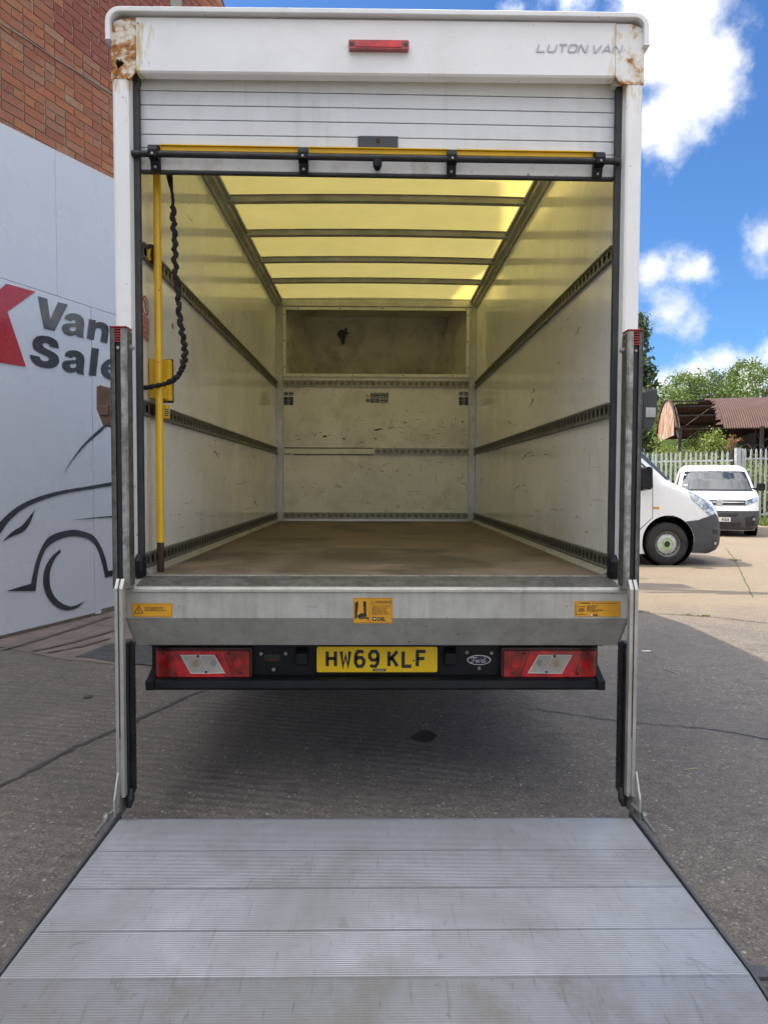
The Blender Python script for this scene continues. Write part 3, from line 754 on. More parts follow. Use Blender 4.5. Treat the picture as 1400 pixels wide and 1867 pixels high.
# --- body shell
mb = MB()
mb.box(XO0, XL, 2.99, YB, .90, 3.17); mb.build('side_wall', ['wall_grp'], LV)
mb = MB(); mb.box(XR, XO1, 2.99, YB, .90, 3.17); mb.build('side_wall', ['wall_grp'], LV)
for xa, xb in ((XO0-.004, XO0-.0005), (XO1+.0005, XO1+.004)):
    mb = MB(); mb.box(xa, xb, 2.985, YB, .88, 3.18); mb.build('outer_skin', 'white_paint', LV)
mb = MB(); mb.box(XL, XR, 2.965, YB, FZ-.03, FZ); mb.build('load_floor', 'ply_floor', LV)
# roof sheet, arched across
mb = MB(); nx, ny = 16, 12
vs_ = []
for j in range(ny+1):
    for i in range(nx+1):
        u = i/nx; x = XO0+(XO1-XO0)*u; vs_.append((x, 2.99+(YB+.03-2.99)*j/ny, 3.176+.014*(1-(2*u-1)**2)))
mb.add(vs_, [(j*(nx+1)+i, j*(nx+1)+i+1, (j+1)*(nx+1)+i+1, (j+1)*(nx+1)+i) for j in range(ny) for i in range(nx)])
mb.build('roof_sheet', 'roof_grp', LV, smooth=60)
def arch_z(x): u = (x-XO0)/(XO1-XO0); return 3.172+.014*(1-(2*u-1)**2)
for Y in (3.40, 4.02, 4.64, 5.26, 5.88, 6.48):
    mb = MB(); n = 14; h = .034; wd = .03
    xs = [XL+.03+(XR-XL-.06)*i/n for i in range(n+1)]
    prof = [(-wd-.014, 0), (-wd, 0), (-wd+.006, -h), (wd-.006, -h), (wd, 0), (wd+.014, 0), (wd+.014, .003), (-wd-.014, .003)]
    vv = [(x, Y+a, arch_z(x)-.004+b_) for x in xs for a, b_ in prof]; k = len(prof)
    mb.add(vv, [(i*k+j, i*k+(j+1) % k, (i+1)*k+(j+1) % k, (i+1)*k+j) for i in range(n) for j in range(k)])
    mb.build('roof_rib', 'frame_grey', LV)
for sx_, X in ((1, XL), (-1, XR)):
    mb = MB(); Y0, Y1 = 2.99, YB-.005
    prof = [(0, 3.085), (.018, 3.085), (.028, 3.10), (.06, 3.125), (.066, 3.145), (.095, 3.150), (.095, 3.168), (0, 3.168)]
    mb.prism([(X+sx_*a*.7, b_) for a, b_ in prof], (0, Y1-Y0, 0), (0, Y0, 0), (1, 0, 0), (0, 0, 1)); 
    c = mb.build('cant_rail', 'frame_grey', LV)
    mb = MB()
    for k in range(26): mb.lathe((X+sx_*.031, 3.2+k*.155, 3.1126), (sx_*-.6, 0, -.8), [(.006, 0), (.005, .004), (0, .005)], 8)
    mb.build('rivets', 'galv', c)
# lashing rails with punched holes
def hole_rail(name, p0, u, length, out, h=.064, pitch=.0605, rh=.0185, depth=.012, first=0, parent=LV, mt='rail_steel', slot=False):
    """channel rail from p0 along u; out = direction into the load space"""
    P0, U, W, Z = Vector(p0), Vector(u), Vector(out), Vector((0, 0, 1))
    mb = MB(); n = int(length/pitch); pw = length/n; K = 12
    hh = h/2-.009
    for i in range(n):
        cx_ = (i+.5)*pw; vs_ = []
        for k in range(K):
            a = 2*pi*k/K+pi/K; ca, sa = cos(a), sin(a)
            t = min(pw/2/max(abs(ca), 1e-6), hh/max(abs(sa), 1e-6)); 
            vs_.append(P0+U*(cx_+ca*t)+Z*(sa*t)+W*depth)
        vs_ += [P0+U*(cx_+rh*(.75 if slot else 1)*cos(2*pi*k/K+pi/K))+Z*rh*sin(2*pi*k/K+pi/K)+W*depth for k in range(K)]
        # corners so the plate is closed between cells
        co = [P0+U*(cx_+a*pw/2)+Z*(b_*hh)+W*depth for a, b_ in ((1, 1), (-1, 1), (-1, -1), (1, -1))]
        fs = [(k, (k+1) % K, K+(k+1) % K, K+k) for k in range(K)]
        vs_ += co
        def near(c): return sorted(range(K), key=lambda k: (vs_[k]-c).length)[:2]
        for ci, c in enumerate(co):
            a, b_ = near(c); fs.append((a, b_, 2*K+ci))
        mb.add(vs_, fs)
    # lips above and below, proud of the plate
    for sgn in (1, -1):
        za, zb = (hh, h/2) if sgn > 0 else (-h/2, -hh)
        mb.prism([(0, za), (length, za), (length, zb), (0, zb)], W*(depth+.006), P0, U, Z)
    ob = mb.build(name, mt, parent)
    mb = MB(); mb.prism([(0, -hh), (length, -hh), (length, hh), (0, hh)], W*.001, P0+W*.001, U, Z); mb.build('channel_back', 'black_steel' if mt == 'rail_steel' else 'rail_steel', ob)
    mb = MB()
    for i in range(max(1, int(length/.3))):
        mb.lathe(P0+U*(.15+i*.3)+Z*(-h/2-.004)+W*.002, W, [(.005, 0), (.004, .003), (0, .004)], 6)
    mb.build('rivets', 'alu_bright', ob)
    return ob
for X, o in ((XL, 1), (XR, -1)):
    for z in (2.326, 1.663, 1.012):
        hole_rail('lashing_rail', (X, 3.04, z), (0, 1, 0), YB-3.05, (o, 0, 0))
    mb = MB(); mb.prism([(X, FZ), (X+o*.045, FZ), (X+o*.045, FZ+.006), (X+o*.006, FZ+.03), (X, FZ+.03)], (0, YB-3.0, 0), (0, 2.99, 0), (1, 0, 0), (0, 0, 1)); mb.build('floor_angle', 'frame_grey', LV)
# --- bulkhead
Yb = YB
mb = MB()
mb.box(XL, XR, Yb, Yb+.03, FZ, 2.425); mb.box(XL, XR, Yb, Yb+.03, 3.09, 3.17); mb.box(XL, XL+.08, Yb, Yb+.03, 2.425, 3.09); mb.box(XR-.08, XR, Yb, Yb+.03, 2.425, 3.09)
mb.build('bulkhead', 'bulkhead_grp', LV)
z0 = FZ+.001
for xa, xb in ((XL, XL+.066), (XR-.066, XR)):
    mb = MB(); mb.box(xa, xb, Yb-.028, Yb-.001, z0, 3.10); c = mb.build('corner_post', 'alu', LV, bevel=.003)
    mb = MB()
    for k in range(26):
        mb.lathe(((xa+xb)/2+(-.012 if k % 2 else .012), Yb-.0285, z0+.06+k*.081), (0, -1, 0), [(.0045, 0), (.004, .002), (0, .003)], 6)
    mb.build('rivets', 'rail_steel', c)
mb = MB(); mb.box(XL, XR, Yb-.034, Yb-.001, 3.101, 3.166); c = mb.build('header_beam', 'alu', LV, bevel=.003)
mb = MB()
for k in range(7): mb.lathe((XL+.35+k*.28, Yb-.0345, 3.14), (0, -1, 0), [(.006, 0), (.004, .003), (0, .003)], 8)
mb.build('rivets', 'rail_steel', c)
mb = MB(); tp = [(XO0+(XO1-XO0)*k/12, 3.1745+.014*(1-(2*k/12-1)**2)) for k in range(13)]
mb.prism([(XO0+.001, 3.1705)]+tp+[(XO1-.001, 3.1705)], (0, .05, 0), (0, Yb-.03, 0)); mb.build('roof_closure', 'alu', LV)
# white surround of the front opening
fx0, fx1, fz0, fz1 = XL+.068, XR-.068, 2.405, 3.098
ix0, ix1, iz0, iz1 = fx0+.030, fx1-.030, 2.435, 3.068
mb = MB()
fr = 'white_trim'
mb.prism([(fx0, fz0), (fx1, fz0), (fx1, fz1), (fx0, fz1)], (0, .02, 0), (0, Yb-.021, 0), holes=[[(ix0, iz0), (ix0, iz1), (ix1, iz1), (ix1, iz0)]])
c = mb.build('opening_frame', fr, LV, bevel=.002)
mb = MB()
for x, z in [(fx0+.015, zz) for zz in (2.5, 2.76, 3.02)]+[(fx1-.015, zz) for zz in (2.5, 2.76, 3.02)]+[(fx0+.2+k*.5, 2.42) for k in range(4)]+[(fx0+.15+k*.42, 3.083) for k in range(5)]:
    mb.lathe((x, Yb-.0215, z), (0, -1, 0), [(.007, 0), (.006, .003), (0, .003)], 8)
mb.build('screws', 'rust_dark', c)
# hollow nose over the cab, seen through the opening
mb = MB()
n0 = Yb+.03
yN = n0+.62
# faceted inside of the nose
P8 = [(XL+.03, n0, 2.36), (XR-.03, n0, 2.36), (XR-.03, n0, 3.12), (XL+.03, n0, 3.12)]
Q8 = [(XL+.42, yN, 2.30), (XR-.42, yN, 2.30), (XR-.25, yN-.22, 3.10), (XL+.25, yN-.22, 3.10)]
mb.add(P8+Q8, [(4, 5, 6, 7), (0, 1, 5, 4), (1, 2, 6, 5), (2, 3, 7, 6), (3, 0, 4, 7)])
# turn faces inward
mb.f = [f[::-1] for f in mb.f]; mb.build('nose_lining', 'nose_grp', LV)
# seams in the lining and a torn patch
def lerp3(a, b_, t): return tuple(a[i]+(b_[i]-a[i])*t for i in range(3))
for s_ in (0, 1):
    a = Q8[4-4+0] if s_ == 0 else Q8[1]; b_ = Q8[3] if s_ == 0 else Q8[2]
    a = (a[0], a[1]-.008, a[2]); b_ = (b_[0], b_[1]-.008, b_[2]); mb = MB(); mb.tube([a, b_], .009, 6); mb.build('lining_seam', 'nose_grp', LV)
tear = [(618, 603), (624, 600), (627, 603), (630, 598), (634, 599), (631, 605), (638, 607), (631, 611), (629, 617), (627, 629), (622, 626), (620, 617), (614, 610)]
def noseP(x, y):
    # plane of the nose back face through Q8
    a, b_, c = Vector(Q8[0]), Vector(Q8[1]), Vector(Q8[2]); nn = (b_-a).cross(c-a).normalized(); d = ray(x, y); t = (a-CAM).dot(nn)/d.dot(nn); return CAM+d*t-Vector((0, .012, 0))
pts = [noseP(*q) for q in tear]
mb = MB(); tri = tessellate_polygon([[Vector((p.x, p.z, 0)) for p in pts]]); mb.add(pts+[p+Vector((0, .006, 0)) for p in pts], [tuple(t)[::-1] for t in tri]+[tuple(i+len(pts) for i in t) for t in tri])
mb.build('torn_patch', 'ink_black', LV)
MATS['tear_dark'] = MATS['black_plastic']
# rails on the bulkhead
hole_rail('bulkhead_rail', (XL+.068, Yb, 2.338), (1, 0, 0), XR-XL-.136, (0, -1, 0), mt='rail_light')
hole_rail('bulkhead_rail', (atY(683, 823, Yb).x, Yb, 1.662), (1, 0, 0), XR-.068-atY(683, 823, Yb).x, (0, -1, 0), mt='rail_light')
hole_rail('bulkhead_rail', (XL+.068, Yb, 1.012), (1, 0, 0), XR-XL-.136, (0, -1, 0), mt='rail_light')
mb = MB(); mb.box(XL+.07, XR-.07, Yb-.012, Yb-.001, FZ+.001, FZ+.024); mb.build('kick_strip', 'alu_bright', LV)
# empty slot where the left half of the rail is gone
xe = atY(681, 823, Yb).x
mb = MB(); mb.box(XL+.075, xe, Yb-.004, Yb-.0008, 1.688, 1.698)
mb.box(XL+.075, XL+.14, Yb-.004, Yb-.0008, 1.627, 1.634); mb.box(XL+.17, xe, Yb-.004, Yb-.0008, 1.622, 1.631)
mb.build('rail_slot', 'black_steel', LV)
mb = MB(); mb.box(XL+.075, xe-.003, Yb-.007, Yb-.0006, 1.636, 1.686); mb.build('filler_strip', 'bulkhead_grp', LV, bevel=.002)
# scuffs and gouges knocked into the bulkhead
mb = MB(); r_ = random.Random(5)
def mark(x, z, L, wd, an, mbx=mb, y=Yb-.0012):
    n = 5; up = []; dn = []
    for i in range(n+1):
        t = i/n; ww = wd*sin(pi*min(.98, max(.02, t)))*r_.uniform(.6, 1.2); dx = (t-.5)*L; dz = r_.uniform(-1, 1)*wd*.4
        up.append((x+dx*cos(an)-(dz+ww)*sin(an), z+dx*sin(an)+(dz+ww)*cos(an))); dn.append((x+dx*cos(an)-(dz-ww)*sin(an), z+dx*sin(an)+(dz-ww)*cos(an)))
    for i in range(n): mbx.add([(dn[i][0], y, dn[i][1]), (dn[i+1][0], y, dn[i+1][1]), (up[i+1][0], y, up[i+1][1]), (up[i][0], y, up[i][1])], [(0, 1, 2, 3)])
for k in range(150):
    x = r_.gauss(.25, .42) if k % 2 else r_.uniform(XL+.1, XR-.1); z = r_.gauss(1.83, .12) if k % 3 else r_.uniform(1.06, 1.6)
    if x < XL+.09 or x > XR-.09 or z > 2.28 or abs(z-1.662) < .045: continue
    mark(x, z, r_.uniform(.008, .075), r_.uniform(.0008, .0028), r_.choice((0, 0, 0, .1, -.2, 1.5, 1.2))+r_.uniform(-.15, .15))
for px, py, L, wd in ((592, 796, .05, .012), (627, 800, .03, .008), (684, 800, .022, .009), (690, 783, .11, .01), (712, 780, .07, .005), (738, 771, .05, .006), (843, 769, .02, .01), (712, 737, .03, .003)):
    p = atY(px, py, Yb); mark(p.x, p.z, L, wd, .1)
mb.build('scuffs', 'rust_dark', LV)
for X, o, sd in ((XL, 1, 3), (XR, -1, 8)):
    mb = MB(); r_ = random.Random(sd)
    for k in range(90):
        y = r_.uniform(3.1, 6.9); z = r_.choice((r_.uniform(1.08, 1.6), r_.gauss(1.56, .05), r_.uniform(1.72, 2.2), r_.gauss(1.15, .05)))
        if abs(z-1.663) < .045 or abs(z-2.326) < .045 or z < 1.06: continue
        L = r_.choice((.01, .02, .05, .18))*r_.uniform(.6, 1.4); t = r_.uniform(.0006, .0018); dz = r_.uniform(-.03, .03)*L/.1
        X1 = X+o*.0012; mb.add([(X1, y, z), (X1, y+L, z+dz), (X1, y+L*.9, z+dz+t*2), (X1, y+L*.2, z+t*2.4)], [(0, 1, 2, 3) if o < 0 else (3, 2, 1, 0)])
    mb.build('scuffs', 'rust_dark', LV)
# --- stickers inside
def plate2d(mbx, x0, x1, z0, z1, y, t=.0008): mbx.box(x0, x1, y-t, y, z0, z1)
def px_rect(x0, y0, x1, y1, Y): a, b_ = atY(x0, y1, Y), atY(x1, y0, Y); return a.x, b_.x, a.z, b_.z
Ys = Yb-.0015
def blue_notice(x0, y0, x1, y1, lines, name='notice_sticker', circ=None):
    a = px_rect(x0, y0, x1, y1, Ys); mb = MB(); plate2d(mb, *a, Ys)
    ob = mb.build(name, 'label_blue', LV); h = (a[3]-a[2])/len(lines); mb = MB()
    for i, t in enumerate(lines):
        tt = text_tris(t, h*.8, .0003, 'CENTER', sx=.8); put_text(mb, tt, ((a[0]+a[1])/2, Ys-.0014, a[3]-h*(i+.78)))
    mb.build('print', 'label_white', ob); return ob
def disc_sym(px, py, r, mt='label_blue'):
    p = atY(px, py, Ys); mb = MB(); mb.prism(circle(p.x, p.z, r), (0, -.0008, 0), (0, Ys, 0)); ob = mb.build('notice_sticker', mt, LV)
    mb = MB(); mb.box(p.x-r*.18, p.x+r*.18, Ys-.0016, Ys-.001, p.z-r*.1, p.z+r*.65); mb.box(p.x-r*.18, p.x+r*.18, Ys-.0016, Ys-.001, p.z-r*.6, p.z-r*.3); mb.build('print', 'label_white', ob)
for x in (517.5, 836.5):
    disc_sym(x+4, 717.5, .021); blue_notice(x+9, 714, x+17, 721.5, ['LOAD', 'AREA']); blue_notice(x, 723.5, x+17, 738.5, ['Stay', 'forward', 'when', 'loading'])
p = atY(670.5, 720.5, Ys); mb = MB(); mb.prism([(p.x-.021, p.z-.018), (p.x+.021, p.z-.018), (p.x, p.z+.018)], (0, -.0008, 0), (0, Ys, 0)); mb.build('notice_sticker', 'label_orange', LV)
disc_sym(670.5, 730, .021)
blue_notice(675.5, 716, 708, 725, ['READ INSTRUCTION', 'MANUAL BEFORE USE'])
blue_notice(675.5, 726, 691, 734.5, ['KEEP FEET', 'CLEAR OF', 'PLATFORM']); blue_notice(692, 726, 708, 734.5, ['READ RULES', 'BEFORE USE'])
# red sign and prohibition disc on the left wall
Xs = XL+.001
def wallrect(px0, py0, px1, py1):
    a, b_ = atX(px0, py1, Xs), atX(px1, py0, Xs); return a.y, b_.y, a.z, b_.z
ya, yb_ = 3.045, 3.14
zt, zb = atX(268, 580, Xs).z, atX(268, 622, Xs).z
mb = MB(); mb.box(Xs, Xs+.001, ya, yb_, zb, zt); o = mb.build('safety_sign', 'label_red', LV)
mb = MB()
for i, t in enumerate(['DO NOT', 'SECURE', 'LOADS', 'TO GRAB', 'HANDLE']):
    put_text(mb, text_tris(t, .0235, .0003, 'CENTER', sx=1.0), (Xs+.0015, (ya+yb_)/2, zt-.021*(i+1)+.0), (0, 1, 0))
mb.build('print', 'label_white', o)
zc = atX(268, 560, Xs).z
mb = MB(); mb.prism(circle((ya+yb_)/2, zc, .044, 28), (.001, 0, 0), (Xs, 0, 0), (0, 1, 0)); o = mb.build('safety_sign', 'label_white', LV)
mb = MB(); mb.prism(circle((ya+yb_)/2, zc, .042, 28), (.0006, 0, 0), (Xs+.0015, 0, 0), (0, 1, 0), holes=[circle((ya+yb_)/2, zc, .034, 28)[::-1]])
put_quads(mb, ribbon([((ya+yb_)/2-.026, zc+.026), ((ya+yb_)/2+.026, zc-.026)], .008), (Xs+.0022, 0, 0), (0, 1, 0)); mb.build('print', 'label_red', o)
mb = MB(); put_quads(mb, ribbon([((ya+yb_)/2-.012, zc+.024), ((ya+yb_)/2+.012, zc+.01), ((ya+yb_)/2-.008, zc-.002), ((ya+yb_)/2+.01, zc-.022)], .006), (Xs+.0019, 0, 0), (0, 1, 0)); mb.build('print', 'ink_black', o)
p = atX(314, 594, XL); mb = MB(); mb.lathe((XL, p.y, p.z), (1, 0, 0), [(.014, 0), (.012, .004), (0, .005)], 14); mb.build('stud', 'galv', LV)

# --- rear frame
Yf = 2.90
def rf(px, py): return atY(px, py, Yf)
HZ0, HZ1 = 2.960, 3.186       # header face
pl, pr = -.984, 1.006          # inner edges of posts
# posts, with returns
for (xa, xb, sg) in ((XO0, pl, 1), (pr, XO1, -1)):
    mb = MB(); r = .012
    if sg > 0: poly = [(xa, Yf+.09), (xa, Yf+r), (xa+r*.3, Yf+r*.3), (xa+r, Yf), (xb-.008, Yf), (xb, Yf+.006), (xb+.012, Yf+.09)]
    else: poly = [(xa-.012, Yf+.09), (xa, Yf+.006), (xa+.008, Yf), (xb-r, Yf), (xb-r*.3, Yf+r*.3), (xb, Yf+r), (xb, Yf+.09)]
    mb.prism(poly, (0, 0, HZ0+.01-FZ), (0, 0, FZ), (1, 0, 0), (0, 1, 0)); mb.build('rear_post', 'white_paint', LV)
xc0, xc1 = rf(248, 90).x, rf(1122, 90).x
mb = MB()
prof = [(Yf, HZ1), (Yf, HZ0+.022), (Yf+.006, HZ0+.015), (Yf+.046, HZ0+.014), (Yf+.05, HZ0+.05), (Yf+.05, HZ1)]
mb.prism([(a, b_) for a, b_ in prof], (xc1-xc0, 0, 0), (xc0, 0, 0), (0, 1, 0), (0, 0, 1)); mb.build('rear_header', 'white_paint', LV)
for nm, xa, xb, mt, hole in (('l', XO0, xc0-.001, 'rust_left', 1), ('r', xc1+.001, XO1, 'rust_right', 0)):
    mb = MB(); x0, x1 = xa, xb; y0 = Yf-.002
    zlo = HZ0-.012
    n = 7
    if hole: poly = [(x0, zlo), (x1-.022, zlo), (x1, HZ0+.024), (x1, HZ1-.004), (x0+.05, HZ1-.004), (x0+.014, HZ1-.018), (x0, HZ1-.05)]
    else: poly = [(x1, zlo), (x1, HZ1-.05), (x1-.014, HZ1-.018), (x1-.05, HZ1-.004), (x0, HZ1-.004), (x0, HZ0+.024), (x0+.022, zlo)]
    hl = []
    if hole:
        hp = [(709, 355), (726, 362), (737, 348), (742, 370), (757, 378), (745, 392), (735, 398), (722, 418), (712, 405), (700, 380), (704, 365)]
        hl = [[(atY(x/3.333, y/3.333, y0).x, atY(x/3.333, y/3.333, y0).z) for x, y in hp]]
    mb.prism(poly, (0, .01, 0), (0, y0, 0), holes=hl)
    mb.build('corner_bracket', mt, LV, label='rusty corner bracket with a rusted-through hole' if hole else 'corner bracket rusting at its lower edge')
    mb = MB(); mb.box(x0+.004, x1-.004, Yf+.03, Yf+.088, HZ0+.001, HZ1-.006); mb.build('corner_core', 'rust_dark' if hole else 'white_paint', LV)
# roof lip wrapped over the corners
path = []
xl, xr, zt, zb, rc = atY(191, 60, 2.875).x, atY(1184, 60, 2.875).x, atY(688, 15, 2.875).z, atY(191, 70, 2.875).z, .058
path += [(xl, zb)]+[(xl+rc-rc*cos(a), zt-rc+rc*sin(a)) for a in [pi/2*k/8 for k in range(9)]]+[(xl+.4, zt+.001), (cx, zt+.002), (xr-.4, zt+.001)]
path += [(xr-rc+rc*sin(a), zt-rc+rc*cos(a)) for a in [pi/2*k/8 for k in range(9)]]+[(xr, zb)]
mb = MB(); t = .020
inn = []
for i, p in enumerate(path):
    a = Vector(path[max(0, i-1)]); b_ = Vector(path[min(len(path)-1, i+1)]); d = (b_-a).normalized(); nn = Vector((d.y, -d.x)); inn.append((p[0]+nn.x*t, p[1]+nn.y*t))
y0, y1 = 2.875, 3.03; n = len(path)
vv = [(x, y0, z) for x, z in path]+[(x, y0, z) for x, z in inn]+[(x, y1, z) for x, z in path]+[(x, y1, z) for x, z in inn]
fs = []
for i in range(n-1):
    fs += [(i, i+1, n+i+1, n+i)[::-1], (i, 2*n+i, 2*n+i+1, i+1)[::-1], (n+i, n+i+1, 3*n+i+1, 3*n+i)[::-1], (2*n+i, 3*n+i, 3*n+i+1, 2*n+i+1)[::-1]]
fs += [(0, n, 3*n, 2*n), (n-1, 2*n-1, 4*n-1, 3*n-1)[::-1]]
mb.add(vv, fs); mb.build('roof_lip', 'lip_paint', LV, bevel=.003)
mb = MB(); mb.box(XO0+.07, XO1-.07, Yf+.004, Yf+.05, HZ1+.001, HZ1+.012); mb.build('gutter_strip', 'frame_grey', LV)
# brake light
a = px_rect(635, 72, 746, 87, 2.875)
mb = MB(); mb.prism(rrect(a[0], a[1], a[2], a[3], .008), (0, .024, 0), (0, 2.875, 0)); o = mb.build('brake_light', 'lens_red', LV, bevel=.003)
mb = MB(); mb.box(a[0]+.03, a[1]-.03, 2.8725, 2.8745, a[2]+.006, a[3]-.006); mb.build('lens_centre', 'lens_band', o)
mb = MB()
for x in (a[0]+.014, a[1]-.014): mb.lathe((x, 2.8745, (a[2]+a[3])/2), (0, -1, 0), [(.008, 0), (.008, .002), (0, .002)], 10)
mb.build('screws', 'lamp_dark', o)
# header lettering, outlined italic
a = px_rect(977, 81, 1136, 95, Yf)
hgt = a[3]-a[2]; wtot = a[1]-a[0]
q, tw = glyphs('LUTON VAN', hgt, .0385, .0052, .0056, .30)
tw += .3*hgt; sxx = wtot/tw
o_ = MB(); put_quads(o_, [[(x*sxx, z) for x, z in qq] for qq in q], (a[0], Yf-.0032, a[2])); ob = o_.build('van_lettering', 'ink_lines', LV)
q, _ = glyphs('LUTON VAN', hgt, .0385, .0052, .0056, .30)
def shrink(text):
    x = 0; out = []; h, wd, gap, sw, shr = hgt, .0385, .0052, .0056, .30
    for ch in text:
        if ch == ' ': x += gap*3; continue
        for st in GL[ch]:
            pts = [(x+sw/2+a_*(wd-sw)+shr*(sw/2+b_*(h-sw)), sw/2+b_*(h-sw)) for a_, b_ in st]; out += ribbon(pts, .0030)
        x += wd+gap
    return out
o_ = MB(); put_quads(o_, [[(x*sxx, z) for x, z in qq] for qq in shrink('LUTON VAN')], (a[0], Yf-.0038, a[2])); o_.build('letter_fill', 'white_trim', ob)
# guide channels (black) and bottom buffers
for pxa, pxb, sg in ((247, 262, 1), (1118, 1132, -1)):
    xa = pl+.002 if sg > 0 else pr-.028; xb = xa+.026
    mb = MB(); mb.box(xa, xb, Yf+.040, Yf+.068, FZ+.004, HZ0+.02); mb.build('shutter_guide', 'rubber', LV, bevel=.003)
    xx = xa+.016 if sg > 0 else xa+.014
    mb = MB(); mb.tube([(xx, Yf+.02, FZ+.005), (xx, Yf+.015, FZ+.03), (xx, Yf+.015, FZ+.065), (xx, Yf+.03, FZ+.095)], .02, 10, True, [.02, .023, .021, .012])
    mb.box(xx-.022, xx+.022, Yf+.02, Yf+.045, FZ+.004, FZ+.085)
    mb.build('rubber_buffer', 'black_plastic', LV, bevel=.003)
    # fill between guide and side wall
    mb = MB(); 
    if sg > 0: mb.box(XO0+.002, xa-.001, Yf+.096, Yf+.11, FZ, HZ0)
    else: mb.box(xb+.001, XO1-.002, Yf+.096, Yf+.11, FZ, HZ0)
    mb.build('frame_return', 'white_trim', LV)

# --- roller shutter, hanging slightly out of level
Ysh = 2.975; tilt = -.0068
SH = bpy.data.objects.new('roller_shutter', None); COL.objects.link(SH); SH.parent = LV
def shz(x, z): return z+tilt*(x-cx)
def shbar(mbx, x0, x1, y0, y1, z0, z1, n=10, bow=0):
    vs_ = []; fs = []
    for i in range(n+1):
        x = x0+(x1-x0)*i/n; b_ = bow*(1-(2*i/n-1)**2)
        for (y, z) in ((y0, z0), (y1, z0), (y1, z1), (y0, z1)): vs_.append((x, y, shz(x, z)+b_))
    for i in range(n):
        for k in range(4): a, b2 = i*4+k, i*4+(k+1) % 4; fs.append((a, a+4, b2+4, b2)[::-1])
    fs += [(0, 1, 2, 3)[::-1], (n*4, n*4+1, n*4+2, n*4+3)]
    mbx.add(vs_, fs); return mbx
sx0, sx1 = pl+.021, pr-.021
def pz(px, py, Y=Ysh): return atY(px, py, Y).z
zl = [pz(688, v) for v in (146, 171.5, 197.5, 224, 251, 275, 318)]
for i in range(5):
    mb = MB(); shbar(mb, sx0, sx1, Ysh, Ysh+.018, zl[i+1]+.0017, zl[i]-.0017 if i else zl[0]+.04, bow=.002)
    mb.build('slat', 'shutter_white', SH, bevel=.0018)
mb = MB(); shbar(mb, sx0, sx1, Ysh+.006, Ysh+.012, zl[5], zl[0]+.03); mb.build('slat_joints', 'black_steel', SH)
mb = MB(); shbar(mb, sx0, sx1, Ysh-.002, Ysh+.018, zl[6]+.005, zl[5]-.002); mb.build('bottom_panel', 'shutter_dirty', SH, bevel=.002)
mb = MB(); shbar(mb, sx0, sx1, Ysh-.004, Ysh+.02, zl[6]-.007, zl[6]+.004); mb.build('bottom_seal', 'rubber', SH, bevel=.003)
# curled top of the curtain running back under the roof
mb = MB(); mb.box(sx0, sx1, Ysh+.03, 3.32, 3.055, 3.07); mb.build('curtain_roll', 'shutter_white', SH)
mb = MB()
for x0p, x1p in ((291, 545), (562, 816), (833, 1085)):
    xa, xb = atY(x0p, 280, 2.95).x, atY(x1p, 280, 2.95).x; zc_ = pz(688, 277, 2.95)
    shbar(mb, xa, xb, 2.955, 2.972, zc_-.003, zc_+.013, 4); shbar(mb, xa, xb, 2.945, 2.972, zc_+.0135, zc_+.017, 4)
mb.build('pull_strip', 'sign_yellow', SH)
yb = 2.928
zb_ = pz(688, 286.5, yb)
mb = MB(); xa, xb = atY(241, 285, yb).x, atY(1130, 285, yb).x
mb.tube([(xa+(xb-xa)*k/12, yb, shz(xa+(xb-xa)*k/12, zb_)-.002*sin(pi*k/12)) for k in range(13)], .0128, 14); mb.build('locking_bar', 'black_steel', SH, smooth=60)
for px in (280, 552.5, 824, 1093):
    x = atY(px, 285, yb).x; z = shz(x, zb_); w2 = .019
    mb = MB(); mb.prism([(2.965, z+.040), (2.935, z+.040), (2.915, z+.030), (2.908, z+.010), (2.910, z-.014), (2.930, z-.018), (2.944, z-.02), (2.955, z-.055), (2.965, z-.055)][::-1], (w2*2, 0, 0), (x-w2, 0, 0), (0, 1, 0), (0, 0, 1))
    o = mb.build('bar_clamp', 'black_plastic', SH, bevel=.003)
mb = MB()
for px in (280, 552.5, 824, 1093):
    x = atY(px, 285, yb).x; z = shz(x, zb_)
    mb.lathe((x, 2.909, z-.006), (0, -1, 0), [(.006, 0), (.005, .004), (0, .004)], 8); mb.lathe((x, 2.951, z-.042), (0, -1, 0), [(.006, 0), (.005, .004), (0, .004)], 8)
mb.build('bolts', 'galv', SH)
a = px_rect(652.5, 248, 725.5, 271, 2.968); mb = MB(); mb.prism(rrect(a[0], a[1], a[2], a[3], .004), (0, .006, 0), (0, 2.966, 0)); mb.build('handle_plate', 'bumper_grey', SH, bevel=.0015)
mb = MB(); mb.lathe(((a[0]+a[1])/2, 2.9655, a[3]-.018), (0, -1, 0), [(.009, 0), (.008, .003), (.004, .003), (0, .001)], 14); mb.build('lock', 'rust_dark', SH)
p = atY(688, 297.5, 2.93); mb = MB(); mb.lathe((p.x, 2.972, p.z), (0, -1, 0), [(.012, 0), (.012, .02), (.018, .022), (.019, .045), (.016, .055), (0, .056)], 20); mb.build('stop_knob', 'black_plastic', SH, smooth=40)

# --- grab pole and brackets
xp = atY(286, 315, 3.1).x; yp = 3.1
mb = MB(); mb.tube([(xp, yp, 1.035+.05), (xp, yp, 1.6), (xp, yp, 2.2), (xp, yp, 2.9)], .0165, 18); gp = mb.build('grab_pole', 'yellow_paint', LV, smooth=60)
mb = MB(); mb.tube([(xp, yp, FZ+.002), (xp, yp, 1.084)], .0155, 14); mb.build('pole_foot', 'rust_dark', gp, smooth=60)
